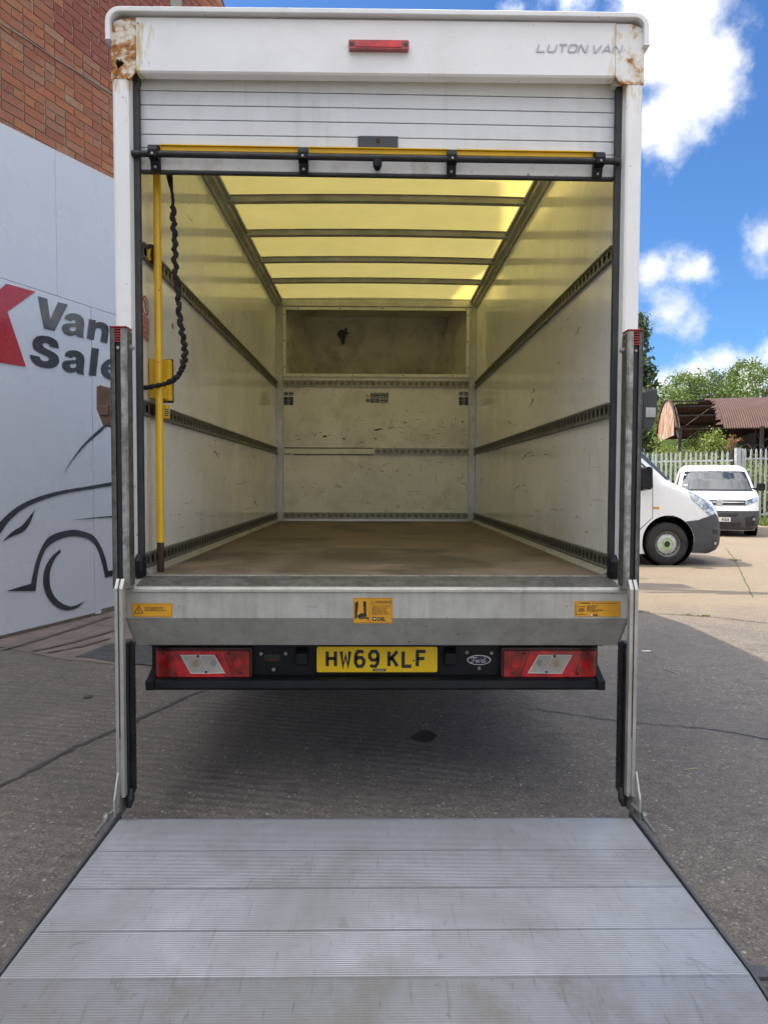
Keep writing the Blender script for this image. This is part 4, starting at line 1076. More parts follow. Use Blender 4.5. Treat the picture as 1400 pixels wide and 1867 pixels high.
# control box beside the pole
a, b_ = atY(264, 652, 3.16), atY(311, 733, 3.16)
mb = MB(); mb.box(XL+.003, atY(311, 690, 3.2).x, 3.2, 3.235, pz(290, 730, 3.2), pz(290, 655, 3.2)); mb.build('control_box', 'yellow_paint', LV, bevel=.004)
mb = MB(); mb.box(XL+.003, atY(311, 690, 3.2).x-.0, 3.236, 3.25, pz(290, 730, 3.2)-.005, pz(290, 655, 3.2)+.007); mb.build('box_backplate', 'rust_dark', LV)
mb = MB(); xq = atY(296, 660, 3.12).x; mb.box(XL+.003, xq, 3.13, 3.2, pz(280, 726, 3.13), pz(280, 653, 3.13)); mb.build('control_box', 'yellow_paint', LV, bevel=.004)
mb = MB(); p = atY(300, 672, 3.198); mb.prism(circle(p.x, p.z, .009, 7), (0, -.001, 0), (0, 3.1985, 0)); mb.build('sticker_scrap', 'label_white', LV)
mb = MB(); mb.box(XL+.003, atY(296, 750, 3.16).x, 3.14, 3.19, pz(280, 757, 3.14), pz(280, 736, 3.14)); mb.build('lower_bracket', 'rust_dark', LV, bevel=.003)
mb = MB(); mb.box(atY(296, 750, 3.16).x+.001, atY(307, 750, 3.16).x, 3.15, 3.19, pz(300, 762, 3.15), pz(300, 738, 3.15)); o = mb.build('bracket_end', 'yellow_paint', LV, bevel=.003)
a = px_rect(301.5, 744, 307, 758, 3.148); mb = MB(); plate2d(mb, *a, 3.149); o2 = mb.build('sticker_scrap', 'label_blue', LV)
mb = MB()
for k in range(4): mb.box(a[0]+.002, a[1]-.002, 3.1472, 3.1478, a[2]+.005+k*.008, a[2]+.008+k*.008)
mb.build('print', 'label_white', o2)
mb = MB(); mb.box(XL+.003, atY(281, 450, 3.12).x, 3.1, 3.17, pz(270, 478, 3.12), pz(270, 447, 3.12)); mb.build('upper_bracket', 'rust_dark', LV, bevel=.003)
mb = MB(); c = atY(266, 464, 3.09); mb.prism([(c.x-.008, c.z-.03), (c.x+.02, c.z-.018), (c.x+.014, c.z), (c.x+.02, c.z+.03), (c.x-.002, c.z+.022), (c.x+.004, c.z+.0), (c.x-.008, c.z-.01)], (0, -.001, 0), (0, 3.099, 0)); mb.build('paint_remnant', 'sign_yellow', LV)
# crinkled elastic pull strap
K = [(308, 311), (312, 340), (315, 362), (316, 400), (319, 440), (319, 480), (324, 530), (327, 575), (333, 610), (337, 640), (334, 665), (325, 684), (308, 697), (290, 702), (268, 706), (258, 708)]
cp = catmull([tuple(atY(x, y, 3.07)) for x, y in K], False, 14, 179)
mb = MB(); flat = []
pts = []; rs = []
for i, p in enumerate(cp):
    t = i/len(cp)
    if .16 < t < .80: a_ = .0045; rr = .0085+.0038*abs(sin(i*.95))+.001*sin(i*2.3)
    elif t <= .16: a_ = .001; rr = .0065
    else: a_ = .0015; rr = .0095+.0015*sin(i*.8)
    pts.append((p[0]+a_*sin(i*.9), p[1]+a_*cos(i*.7), p[2]+a_*.5*cos(i*1.1))); rs.append(rr)
mb.tube(pts, .01, 9, True, rs); st_ = mb.build('pull_strap', 'strap_black', LV, smooth=70)
mb = MB(); a, b_ = Vector(cp[0]), Vector(cp[30])
pl_ = [Vector(cp[i]) for i in range(0, 34, 3)]
vv = []
for i, p in enumerate(pl_):
    ww = .015-.0008*i; an = .2+i*.16; vv += [(p.x-ww*cos(an), p.y-.006-ww*sin(an), p.z), (p.x+ww*cos(an), p.y-.006+ww*sin(an), p.z)]
n = len(pl_); vv += [(x, y+.003, z) for x, y, z in vv]
fs = []
for i in range(n-1): fs += [(2*i, 2*i+1, 2*i+3, 2*i+2), (2*n+2*i, 2*n+2*i+2, 2*n+2*i+3, 2*n+2*i+1), (2*i, 2*i+2, 2*n+2*i+2, 2*n+2*i), (2*i+1, 2*n+2*i+1, 2*n+2*i+3, 2*i+3)]
mb.add(vv, fs); mb.build('strap_webbing', 'strap_black', st_, smooth=70)

# --- sill box across the rear
sa, sb = -.985, 1.017
mb = MB(); prof = [(2.965, FZ-.001), (2.862, .949), (2.862, .944), (2.80, .932), (2.792, .926), (2.792, .914), (2.80, .912), (2.80, .810), (2.895, .680), (2.965, .680)]
o_top = len(prof)
def pt(x, y, z, s): 
    k = max(0, min(1, (.81-z)/.13)); return (x+s*.007*k, y, z)
vv = [pt(sa, y, z, 1) for y, z in prof]+[pt(sb, y, z, -1) for y, z in prof]; n = len(prof)
fs = [(i, (i+1) % n, n+(i+1) % n, n+i) for i in range(n)]+[tuple(range(n))[::-1], tuple(range(n, 2*n))]
mb.add(vv, fs); mb.build('sill_box', 'galv_sill', LV, bevel=.002)
mb = MB(); mb.box(sa+.02, sb-.02, 2.955, 2.985, FZ-.0005, FZ+.0035); mb.build('sill_strip', 'galv_worn', LV)
mb = MB(); mb.prism([(2.953, .9478), (2.953, .9570), (2.862, .9505), (2.812, .9372), (2.812, .9346), (2.862, .9442)], (sb-sa-.08, 0, 0), (sa+.04, 0, 0), (0, 1, 0), (0, 0, 1)); mb.build('sill_tread', 'galv_dark', LV, bevel=.001)
for x, sg in ((sa, 1), (sb, -1)):
    mb = MB(); q = [(2.798, .905), (2.798, .811), (2.893, .681)]
    mb.tube([pt(x+sg*.004, y-.002, z, sg) for y, z in q], .003, 5); mb.build('end_weld', 'galv_worn', LV)
# decals on the sill
Yd = 2.7995
def decal(x0, y0, x1, y1, name='decal'):
    a = px_rect(x0, y0, x1, y1, Yd); mb = MB(); plate2d(mb, *a, Yd-.0002, .0006); return a, mb.build(name, 'label_orange', LV)
Yt = Yd-.0014
def frame2d(mbx, x0, x1, z0, z1, t): mbx.prism([(x0, z0), (x1, z0), (x1, z1), (x0, z1)], (0, .0003, 0), (0, Yt, 0), holes=[[(x0+t, z0+t), (x0+t, z1-t), (x1-t, z1-t), (x1-t, z0+t)]])
a, o = decal(240.5, 1100, 314.5, 1125)
W_, H_ = a[1]-a[0], a[3]-a[2]
mb = MB(); frame2d(mb, a[0]+.003, a[1]-.003, a[2]+.003, a[3]-.003, .0009); mb.build('border', 'ink_faint', o)
mb = MB(); tx, tz = a[0]+W_*.17, a[2]+H_*.28
tri = [(tx-.017, tz), (tx+.017, tz), (tx, tz+.030)]
put_quads(mb, ribbon(tri, .0026, True), (0, Yt, 0))
put_quads(mb, ribbon([(tx+.001, tz+.021), (tx-.003, tz+.013), (tx+.0025, tz+.0125), (tx, tz+.004)], .002), (0, Yt, 0)); mb.build('warning_triangle', 'ink_black', o)
mb = MB(); put_text(mb, text_tris('ISOLATE POWER SUPPLY\nIN AN EMERGENCY OR\nBEFORE REMOVING COVER', .0068, .00012, sx=1.0, lines=.95), (a[0]+W_*.32, Yt, a[3]-H_*.34)); mb.build('print', 'ink_black', o)
a, o = decal(644, 1090, 715.5, 1136.5)
W_, H_ = a[1]-a[0], a[3]-a[2]; X = lambda u: a[0]+u*W_; Z = lambda v: a[2]+v*H_
mb = MB(); frame2d(mb, X(.02), X(.98), Z(.03), Z(.97), .0009)
mb.box(X(.415), X(.42), Yt, Yt+.0003, Z(.05), Z(.95)); mb.box(X(.42), X(.97), Yt, Yt+.0003, Z(.745), Z(.752)); mb.build('border', 'ink_faint', o)
mb = MB()
for q in ([(.04, .18), (.09, .18), (.11, .5), (.13, .72), (.12, .88), (.04, .8)], [(.27, .38), (.33, .38), (.33, .86), (.25, .86)], [(.1, .3), (.2, .40), (.34, .38), (.34, .26), (.24, .24), (.12, .22)], [(.13, .18), (.40, .18), (.40, .24), (.13, .22)], [(.2, .12), (.22, .12), (.22, .17), (.2, .17)], [(.37, .1), (.39, .1), (.39, .17), (.37, .17)]):
    mb.prism([(X(u), Z(v)) for u, v in q], (0, .0003, 0), (0, Yt, 0))
mb.build('pictogram', 'ink_black', o)
mb = MB(); put_text(mb, text_tris('WARNING', .0140, .0003, sx=1.0), (X(.55), Yt, Z(.79)))
put_quads(mb, ribbon([(X(.45), Z(.79)), (X(.53), Z(.79)), (X(.49), Z(.92))], .0012, True), (0, Yt, 0))
put_text(mb, text_tris('TAILLIFT CAN CRUSH\nKEEP FEET CLEAR\nFROM EDGE OF\nPLATFORM WHEN\nOPERATING TAILLIFT', .0077, .0001, sx=1.0, lines=.98), (X(.47), Yt, Z(.64)))
put_text(mb, text_tris('DEL', .020, .0009, sx=.9), (X(.62), Yt, Z(.10))); mb.prism(rrect(X(.49), X(.59), Z(.1), Z(.25), .002), (0, .0003, 0), (0, Yt, 0)); mb.build('print', 'ink_black', o)
mb = MB(); mb.prism(circle(X(.54), Z(.18), .0038, 12), (0, .0002, 0), (0, Yt-.0004, 0)); mb.build('emblem', 'label_white', o)
a, o = decal(1047, 1096, 1131.5, 1124.5)
W_, H_ = a[1]-a[0], a[3]-a[2]; X = lambda u: a[0]+u*W_; Z = lambda v: a[2]+v*H_
mb = MB(); frame2d(mb, X(.015), X(.985), Z(.03), Z(.97), .0005)
for k in range(5): mb.box(X(.63+.0875*k), X(.632+.0875*k), Yt, Yt+.0003, Z(.22), Z(.74))
for k in range(4): mb.box(X(.63), X(.98), Yt, Yt+.0003, Z(.22+.17*k), Z(.228+.17*k))
mb.build('chart', 'ink_faint', o)
mb = MB(); put_text(mb, text_tris('WARNING', .0085, .0003, sx=1.0), (X(.12), Yt, Z(.82))); put_text(mb, text_tris('DO NOT EXCEED THE MAXIMUM LOAD', .0064, .0001, sx=.9), (X(.37), Yt, Z(.83)))
put_text(mb, text_tris('500', .016, .0004, 'CENTER', sx=1.1), (X(.145), Yt, Z(.33))); put_text(mb, text_tris('MAXIMUM\nLOAD', .006, .0001, 'CENTER', sx=1.1, lines=1.3), (X(.15), Yt, Z(.62))); put_text(mb, text_tris('KG', .006, .0001, 'CENTER'), (X(.15), Yt, Z(.21)))
put_text(mb, text_tris('SAFE WORKING LOAD\nCENTRE OF GRAVITY\nMAXIMUM LOAD\nREDUCE LOAD\nBEYOND CENTRE OF GRAVITY\nLOAD IN CENTRE OF PLATFORM\nUSE BY TRAINED STAFF', .0043, .0001, sx=1.0, lines=.92), (X(.27), Yt, Z(.69)))
put_quads(mb, ribbon([(X(.03), Z(.74)), (X(.03), Z(.14)), (X(.25), Z(.14))], .0018), (0, Yt, 0)); put_quads(mb, ribbon([(X(.06), Z(.8)), (X(.09), Z(.8)), (X(.075), Z(.92))], .0006, True), (0, Yt, 0))
put_text(mb, text_tris('DEL', .0125, .0005, sx=.95), (X(.40), Yt, Z(.05))); mb.build('print', 'ink_black', o)
mb = MB(); mb.prism(circle(X(.37), Z(.11), .0042, 12), (0, .0003, 0), (0, Yt, 0)); mb.build('emblem', 'label_white', o)

# --- bumper, plate, lamps
Yp = 3.055
a = px_rect(277, 1176, 1090, 1238, Yp); BX0, BX1 = a[0], a[1]
mb = MB(); mb.box(BX0, BX1, Yp, Yp+.05, .49, .70); bumper = mb.build('bumper', 'black_plastic', LV, bevel=.004)
a2 = px_rect(268, 1237, 1101, 1258, 3.0)
mb = MB(); mb.prism([(2.985, .472), (2.99, .505), (3.01, .512), (Yp+.05, .512), (Yp+.05, .468), (3.0, .462)], (BX1-BX0, 0, 0), (BX0, 0, 0), (0, 1, 0), (0, 0, 1)); mb.build('step', 'black_plastic', bumper, bevel=.003)
for xa, sg in ((a2[0], 1), (a2[1]-.036, -1)):
    mb = MB(); mb.prism([(2.975, .466), (2.975, .508), (3.0, .515), (3.10, .56), (3.11, .466)], (.036, 0, 0), (xa, 0, 0), (0, 1, 0), (0, 0, 1)); mb.build('step_end', 'black_plastic', bumper, bevel=.005)
# number plate
Yn = 3.035
zc = (pz(579, 1178.5, Yn)+pz(579, 1226, Yn))/2; xc = atY(687.5, 1202, Yn).x
mb = MB(); mb.prism(rrect(xc-.26, xc+.26, zc-.0555, zc+.0555, .008), (0, .004, 0), (0, Yn-.004, 0)); npl = mb.build('number_plate', 'plate_yellow', LV, bevel=.001)
mb = MB(); mb.box(xc-.24, xc+.24, Yn+.001, Yp-.001, zc-.04, zc+.04); mb.build('plate_backing', 'black_plastic', npl)
mb = MB(); x = xc-.222
for word in ('HW69', 'KLF'):
    for ch in word:
        q, tw = glyphs(ch, .079, .050, .011, .0145); mb = MB(); put_quads(mb, q, (x, Yn-.0048, zc-.0365)); mb.build('letter', 'ink_black', npl); x += .061
    x += .022
mb = MB(); mb.box(xc-.018, xc+.038, Yn-.0053, Yn-.0045, zc-.051, zc-.040); o = mb.build('dealer_strip', 'ink_black', npl)
mb = MB(); put_text(mb, text_tris('greenhous', .0105, .0002, 'CENTER', sx=1.0), (xc+.010, Yn-.0056, zc-.0485)); mb.build('print', 'label_white', o)
mb = MB(); mb.lathe((xc+.157, Yn-.0055, zc-.004), (0, -1, 0), [(.004, 0), (.003, .002), (0, .002)], 8); mb.build('screw', 'rust_dark', npl)
# bumper fittings
for px in (550, 821):
    p = atY(px, 1199, 3.04); mb = MB(); mb.prism([(Yp, p.z+.045), (Yp-.02, p.z+.035), (Yp-.036, p.z+.02), (Yp-.036, p.z-.03), (Yp, p.z-.038)], (.052, 0, 0), (p.x-.026, 0, 0), (0, 1, 0), (0, 0, 1)); mb.build('plate_lamp', 'black_plastic', bumper, bevel=.006)
p = atY(496, 1199, Yp); mb = MB(); mb.prism(rrect(p.x-.036, p.x+.036, p.z-.016, p.z+.016, .015), (0, .003, 0), (0, Yp-.0035, 0)); o = mb.build('hook_slot', 'ink_black', bumper)
mb = MB(); mb.prism(rrect(p.x-.033, p.x+.033, p.z-.014, p.z-.002, .005), (0, .002, 0), (0, Yp-.0055, 0)); mb.build('hook', 'rust_dark', bumper)
mb = MB()
for px, py in ((476, 1192), (521, 1192), (499, 1221), (851, 1190), (896, 1191), (873.5, 1219)):
    p = atY(px, py, Yp); mb.lathe((p.x, Yp-.0005, p.z), (0, -1, 0), [(.008, 0), (.0075, .003), (.004, .004), (0, .003)], 10)
mb.build('bumper_bolts', 'galv', bumper)
# oval badge
p = atY(873, 1203.5, Yp-.006); mb = MB(); mb.prism(circle(p.x, p.z, .0525, 36, rz=.0225), (0, .006, 0), (0, Yp-.008, 0)); bd = mb.build('badge', 'chrome', LV, bevel=.0015)
mb = MB(); mb.prism(circle(p.x, p.z, .0475, 36, rz=.0185), (0, .001, 0), (0, Yp-.0095, 0)); mb.build('badge_field', 'badge_blue', bd)
mb = MB(); zz = p.z
def scr(pts, wd=.0032): put_quads(mb, ribbon([tuple(q) for q in catmull([(p.x+a_, zz+b_) for a_, b_ in pts], False, 5, 179)], wd), (0, Yp-.0103, 0))
scr([(-.036, .006), (-.034, .011), (-.026, .0125), (-.014, .011), (-.008, .0125)]); scr([(-.022, .0115), (-.024, .002), (-.027, -.008), (-.033, -.0105), (-.037, -.006)]); scr([(-.030, .001), (-.016, .0015)], .0022)
scr([(-.008, .001), (-.013, -.002), (-.012, -.008), (-.006, -.008), (-.003, -.002), (-.008, .001)]); scr([(.003, .002), (.001, -.009)]); scr([(.002, -.002), (.006, .002), (.010, .001)], .0024)
scr([(.019, .001), (.013, .0), (.012, -.007), (.017, -.0085), (.021, -.004)]); scr([(.027, .012), (.023, .001), (.021, -.006), (.024, -.009), (.031, -.006)])
mb.build('badge_script', 'chrome', bd)
# tail lamps
for side, (x0, x1) in ((0, (284, 457.5)), (1, (915, 1087.5))):
    a = px_rect(x0, 1183, x1, 1236, 3.02); xa, xb, za, zb2 = a
    if side: xa, xb = xb, xa
    X = lambda u: xa+(xb-xa)*u; Z = lambda v: zb2+(za-zb2)*v
    T = bpy.data.objects.new('tail_lamp', None); COL.objects.link(T); T.parent = LV
    T['label'] = 'left tail lamp cluster' if not side else 'right tail lamp cluster'
    lo, hi = min(xa, xb), max(xa, xb)
    mb = MB(); mb.prism(rrect(lo-.004, hi+.004, za-.004, zb2+.004, .012), (0, .03, 0), (0, 3.024, 0)); mb.build('housing', 'lamp_dark', T, bevel=.004)
    fix = lambda q: q if not side else q[::-1]
    mb = MB(); mb.prism(fix([(X(.012), Z(.97)), (X(.235), Z(.97)), (X(.155), Z(.06)), (X(.012), Z(.06))]), (0, .008, 0), (0, 3.014, 0)); mb.build('lens', 'lens_red', T, bevel=.002)
    mb = MB(); mb.prism(fix([(X(.805), Z(.97)), (X(.985), Z(.97)), (X(.985), Z(.06)), (X(.70), Z(.06))]), (0, .008, 0), (0, 3.014, 0)); mb.build('lens', 'lens_red', T, bevel=.002)
    mb = MB(); mb.prism(fix([(X(.237), Z(.97)), (X(.803), Z(.97)), (X(.698), Z(.06)), (X(.157), Z(.06))]), (0, .009, 0), (0, 3.0135, 0)); mb.build('lens_band', 'lens_band', T, bevel=.002)
    cl_ = [(.27, .21), (.62, .21), (.725, .81), (.375, .83)]
    mb = MB(); mb.prism(fix([(X(u), Z(v)) for u, v in cl_])[::-1], (0, .004, 0), (0, 3.0115, 0)); mb.build('clear_lens', 'clear_lens', T)
    mb = MB(); put_quads(mb, ribbon([(X(u), Z(v)) for u, v in cl_], .004, True), (0, 3.0108, 0)); put_quads(mb, ribbon([(X(.47), Z(.23)), (X(.55), Z(.8))], .003), (0, 3.0108, 0)); mb.build('lens_edge', 'label_white', T)
    mb = MB()
    for u0 in (.375,):
        for k in range(13): 
            u = u0+k*.0195; x = X(u); 
            mb.box(x-.0006, x+.0006, 3.0100, 3.0112, Z(.76), Z(.27))
    mb.build('lens_flutes', 'frame_grey', T)
    mb = MB(); mb.prism(circle(X(.43), Z(.5), .013, 16, rz=.016), (0, .0003, 0), (0, 3.0105, 0)); mb.build('bulb', 'bulb_amber', T)
    mb = MB(); mb.prism(circle(X(.61), Z(.48), .011, 16, rz=.014), (0, .0003, 0), (0, 3.0105, 0)); mb.build('bulb', 'galv', T)
    for u in (.12, .86):
        mb = MB(); mb.prism(circle(X(u), Z(.5), .016, 16, rz=.02), (0, .0006, 0), (0, 3.0132, 0)); mb.build('reflector', 'lens_band', T)
    mb = MB()
    for u, v in ((.09, .15), (.77, .15), (.205, .85), (.895, .83), (.45, .24), (.535, .78)): mb.lathe((X(u), 3.0135, Z(v)), (0, -1, 0), [(.0055, 0), (.0055, .004), (.003, .0045), (0, .0045)], 10)
    mb.build('screws', 'ink_black', T)
# --- chassis, axle, spare wheel, cab (beyond the box)
mb = MB()
for x in (-.42, .42): mb.box(x-.04, x+.04, 3.11, 10.2, .52, .66)
for y in (3.5, 4.6, 5.8, 6.9): mb.box(-.44, .44, y, y+.06, .66, .72)
mb.build('chassis', 'black_steel', LV)
mb = MB(); mb.box(-.95, .97, 3.05, 7.2, .86, .90); mb.build('underfloor', 'galv', LV)
mb = MB(); mb.box(-.95, .97, 2.97, 3.04, .66, .90); mb.build('rear_crossmember', 'black_steel', LV)
def wheel(parent, c, ax, r=.345, w=.21, name='wheel', local=False, rim='rim_silver', dual=False, green=False, small=False):
    c = Vector(c); A = Vector(ax)
    W = bpy.data.objects.new(name, None); COL.objects.link(W); W.parent = parent
    mb = MB(); rr = r*.60
    prof = [(rr, -w/2+.02), (rr+.02, -w/2+.004), (r-.05, -w/2), (r-.02, -w/2+.015), (r, -w/2+.04), (r-.004, -.02), (r-.012, -.018), (r-.012, -.006), (r, -.004), (r, .004), (r-.012, .006), (r-.012, .018), (r-.004, .02), (r, w/2-.04), (r-.02, w/2-.015), (r-.05, w/2), (rr+.02, w/2-.004), (rr, w/2-.02)]
    mb.lathe(c, A, prof, 44); mb.build('tyre', 'tyre', W, local=local, smooth=35)
    mb = MB(); ri = rr+.002
    mb.lathe(c, A, [(ri, -w/2+.02), (ri, w/2-.022), (ri-.006, w/2-.012), (ri-.018, w/2-.02), (ri-.022, w/2-.06), (ri-.05, w/2-.065)], 40)
    mb.build('rim', 'rim_silver' if not green else 'rail_steel', W, local=local, smooth=30)
    mb = MB(); mb.lathe(c, A, [(ri-.04, w/2-.075), (ri-.048, w/2-.055), (ri-.055, w/2-.045), (.10, w/2-.03), (.095, w/2-.045), (.06, w/2-.045), (.055, w/2-.02), (0, w/2-.018)], 36)
    ref = Vector((0, 0, 1)); U = A.cross(ref).normalized()
    mb.build('wheel_cover' if green else 'disc', rim, W, local=local, smooth=30)
    mb = MB()
    for k in range(5):
        an = 2*pi*k/5+.3; mb.lathe(c+(U*cos(an)+ref*sin(an))*.078+A*(w/2-.044), A, [(.013, 0), (.013, .012), (0, .015)], 6)
    if green:
        for k in range(9):
            an = 2*pi*k/9+.1*(k % 3); mb.lathe(c+(U*cos(an)+ref*sin(an))*(.078 if k % 2 else .088)+A*(w/2-.0445), A, [(.016+.004*(k % 3), 0), (.014, .003), (0, .003)], 7)
    mb.build('wheel_nuts', 'green_paint' if green else 'galv', W, local=local)
    mb = MB()
    for k in range(14):
        an = 2*pi*k/14; mb.lathe(c+(U*cos(an)+ref*sin(an))*(ri-.045)+A*(w/2-.058), A, [(.014, 0), (.013, .003), (0, .003)], 8)
    if green: mb.lathe(c+A*(w/2-.02), A, [(.05, 0), (.045, .004), (0, .004)], 20)
    mb.build('wheel_vents', 'ink_black', W, local=local)
    return W
for x, o in ((-.86, -1), (.88, 1)):
    wheel(LV, (x, 5.35, .345), (o, 0, 0)); wheel(LV, (x+.02, 9.05, .345), (o, 0, 0))
mb = MB(); mb.tube([(-.8, 5.35, .345), (.8, 5.35, .345)], .05, 10); mb.cyl((-.13, 5.35, .345), (1, 0, 0), .13, .26, 16); mb.build('axle', 'black_steel', LV)
mb = MB(); mb.lathe((-.3, 4.0, .52), (0, 0, 1), [(.2, -.09), (.33, -.1), (.345, 0), (.33, .1), (.2, .09), (.2, -.09)], 30); mb.build('spare_wheel', 'tyre', LV, smooth=40)
mb = MB()   # nose over the cab
P_ = [(XO0, Yb+.03, 2.30), (XO1, Yb+.03, 2.30), (XO1, Yb+.03, 3.18), (XO0, Yb+.03, 3.18), (XO0+.2, Yb+1.0, 2.28), (XO1-.2, Yb+1.0, 2.28), (XO1-.12, Yb+.75, 3.15), (XO0+.12, Yb+.75, 3.15)]
mb.add(P_, [(4, 5, 6, 7)[::-1], (0, 1, 5, 4)[::-1], (1, 2, 6, 5)[::-1], (2, 3, 7, 6)[::-1], (3, 0, 4, 7)[::-1]]); mb.build('nose_shell', 'white_paint', LV)
mb = MB(); prof = [(7.3, .45), (7.3, 2.22), (8.0, 2.24), (8.35, 2.15), (9.05, 1.42), (9.55, 1.22), (9.75, .95), (9.8, .55), (9.7, .35), (9.4, .3), (8.7, .3), (7.5, .4)]
mb.prism(prof, (1.96, 0, 0), (-.97, 0, 0), (0, 1, 0), (0, 0, 1)); mb.build('cab', 'van_white', LV, bevel=.06)
mb = MB(); mb.prism([(8.4, 2.09), (9.0, 1.47), (9.02, 1.49), (8.42, 2.11)], (1.5, 0, 0), (-.74, .03, .03), (0, 1, 0), (0, 0, 1)); mb.build('windscreen', 'vehicle_glass', LV)

# --- tail lift columns and runners
Yc = 2.74
for side in (0, 1):
    sg = 1 if side == 0 else -1
    ex = (lambda p: p) if side == 0 else (lambda p: p)
    if side == 0: X0, X1, X2, X3 = [atY(v, 640, Yc).x for v in (200, 209, 219.5, 231)]
    else: X0, X1, X2, X3 = [atY(v, 640, Yc).x for v in (1173, 1165, 1155, 1144)]
    zt = atY(220, 597, Yc).z
    zb = .936
    CO = bpy.data.objects.new('lift_column', None); COL.objects.link(CO); CO.parent = LV
    mb = MB()
    def B_(xa, xb, y0, y1, z0=zb, z1=zt): mb.box(xa, xb, y0, y1, z0, z1)
    B_(X0, X0+sg*.004, Yc, Yc+.06); B_(X0+sg*.0045, X1, Yc, Yc+.005); mb.build('outer_flange', 'galv_dark', CO, bevel=.0015); mb = MB(); B_(X2, X3-sg*.0045, Yc-.001, Yc+.005); B_(X3-sg*.004, X3, Yc, Yc+.06); B_(X0+sg*.0045, X3-sg*.0045, Yc+.055, Yc+.06)
    mb.build('channel', 'galv_worn', CO, bevel=.0015)
    mb = MB(); mb.box(X3, X3+sg*.0015, Yc+.008, Yc+.058, zb+.01, zt-.01); mb.build('side_facing', 'galv_dark', CO)  # thin sheet makes the column's inner side darker
    mb = MB(); mb.box(X1, X2, Yc+.01, Yc+.05, zb, zt-.05); mb.build('slot_fill', 'ink_black', CO)  # ink-black block fills the open slot of the channel
    mb = MB(); mb.box(X0-sg*.001, X3+sg*.001, Yc-.004, Yc+.062, zt+.001, zt+.006); mb.build('column_cap', 'red_cap', CO, bevel=.001)
    mb = MB()
    for k in range(6): mb.box(X1+sg*.001, X2-sg*.001, Yc+.0, Yc+.006, zt-.006-k*.0095, zt-.001-k*.0095)
    mb.build('cap_ribs', 'red_cap', CO)
    mb = MB(); mb.lathe(((X1+X2)/2, Yc+.008, zt-.075), (0, -1, 0), [(.007, 0), (.006, .005), (0, .006)], 10); mb.lathe((X3, Yc+.04, zt-.068), (sg, 0, 0), [(.012, 0), (.012, .008), (.007, .009), (.007, .016), (0, .016)], 8)
    mb.lathe((X3, Yc+.03, zt-.035), (sg, 0, 0), [(.006, 0), (.006, .002), (0, .002)], 8); mb.build('column_bolts', 'galv', CO)
    # runner channel carrying the platform
    RU = bpy.data.objects.new('runner', None); COL.objects.link(RU); RU.parent = LV
    if side == 0: a0, a1, b0, b1 = [atY(v, 1100, 2.70).x for v in (208.3, 214.2, 216.8, 223.5)]
    else: a0, a1, b0, b1 = [atY(v, 1100, 2.70).x for v in (1163.7, 1157.5, 1155, 1148.5)]
    zr = atY(210, 1057, 2.70).z
    for xa, xb in ((a0, a1), (b0, b1)):
        mb = MB(); mb.prism([(2.70, .13), (2.70, zr-.035), (2.724, zr), (2.728, zr), (2.728, .13)][::-1], (xb-xa, 0, 0), (xa, 0, 0), (0, 1, 0), (0, 0, 1)) if sg > 0 else mb.prism([(2.70, .13), (2.70, zr-.035), (2.724, zr), (2.728, zr), (2.728, .13)][::-1], (xa-xb, 0, 0), (xb, 0, 0), (0, 1, 0), (0, 0, 1))
        mb.build('runner_flange', 'runner_alu', RU, bevel=.001)
    mb = MB(); mb.box(min(a1, b0)+.0003, max(a1, b0)-.0003, 2.722, 2.735, .13, zr-.04); mb.build('runner_web', 'black_steel', RU)
    mb = MB(); mb.box(min(a1, b0)+.0003, max(a1, b0)-.0003, 2.703, 2.7215, .14, .36); mb.build('runner_insert', 'galv', RU)
    # black leg with lifting chain
    if side == 0: l0, l1, c0, c1 = [atY(v, 1330, 2.76).x for v in (225.5, 236, 237, 245)]
    else: l0, l1, c0, c1 = [atY(v, 1330, 2.76).x for v in (1146.5, 1136, 1135, 1127)]
    mb = MB(); mb.box(min(l0, l1), max(l0, l1), 2.75, 2.81, .10, .72); mb.build('leg', 'black_steel', RU, bevel=.003)
    mb = MB(); mb.box(l0-sg*.004, l0+sg*.003, 2.728, 2.749, .12, .94); mb.build('leg_edge', 'galv_worn', RU)
    mb = MB()
    for k in range(62):
        z = .715-k*.0095; xm = (c0+c1)/2; mb.box(xm-.0085*(1 if k % 2 else .85), xm+.0085*(1 if k % 2 else .85), 2.765, 2.785, z-.0036, z+.0036)
    mb.box(min(c0, c1)+.004, max(c0, c1)-.004, 2.77, 2.78, .12, .72)
    mb.build('lift_chain', 'black_steel', RU)
    mb = MB(); xm = (l1+c0)/2; mb.tube([(xm, 2.765, .14), (xm, 2.755, .10), (xm-sg*.004, 2.745, .07)], .016, 8, True, [.014, .018, .010]); mb.build('chain_anchor', 'black_steel', RU)
    # gusset and foot
    g0, g1 = (atY(212, 1440, 2.69).x, atY(221, 1440, 2.69).x) if side == 0 else (atY(1163, 1440, 2.69).x, atY(1152, 1440, 2.69).x)
    mb = MB(); mb.prism([(2.70, .23), (2.655, .14), (2.655, .05), (2.70, .045), (2.76, .045), (2.76, .13), (2.70, .13)], (.007*sg, 0, 0), (g0, 0, 0), (0, 1, 0), (0, 0, 1)); mb.build('gusset', 'runner_alu', RU, bevel=.001)
    mb = MB(); mb.box(min(g0+sg*.008, l0), max(g0+sg*.008, l0), 2.70, 2.80, .05, .128); mb.build('foot_block', 'galv_worn', RU, bevel=.003)
    # folding guard plate, outside the column
    if side == 0: m_ = [(175, 704), (183, 701.5), (203, 707), (203, 778), (188, 777), (175, 746)]
    else: m_ = [(1171, 714), (1190, 708), (1199, 708), (1199, 755), (1190, 781), (1171, 782)]
    yy = 2.83; pts = [(atY(x, y, yy).x, atY(x, y, yy).z) for x, y in m_]
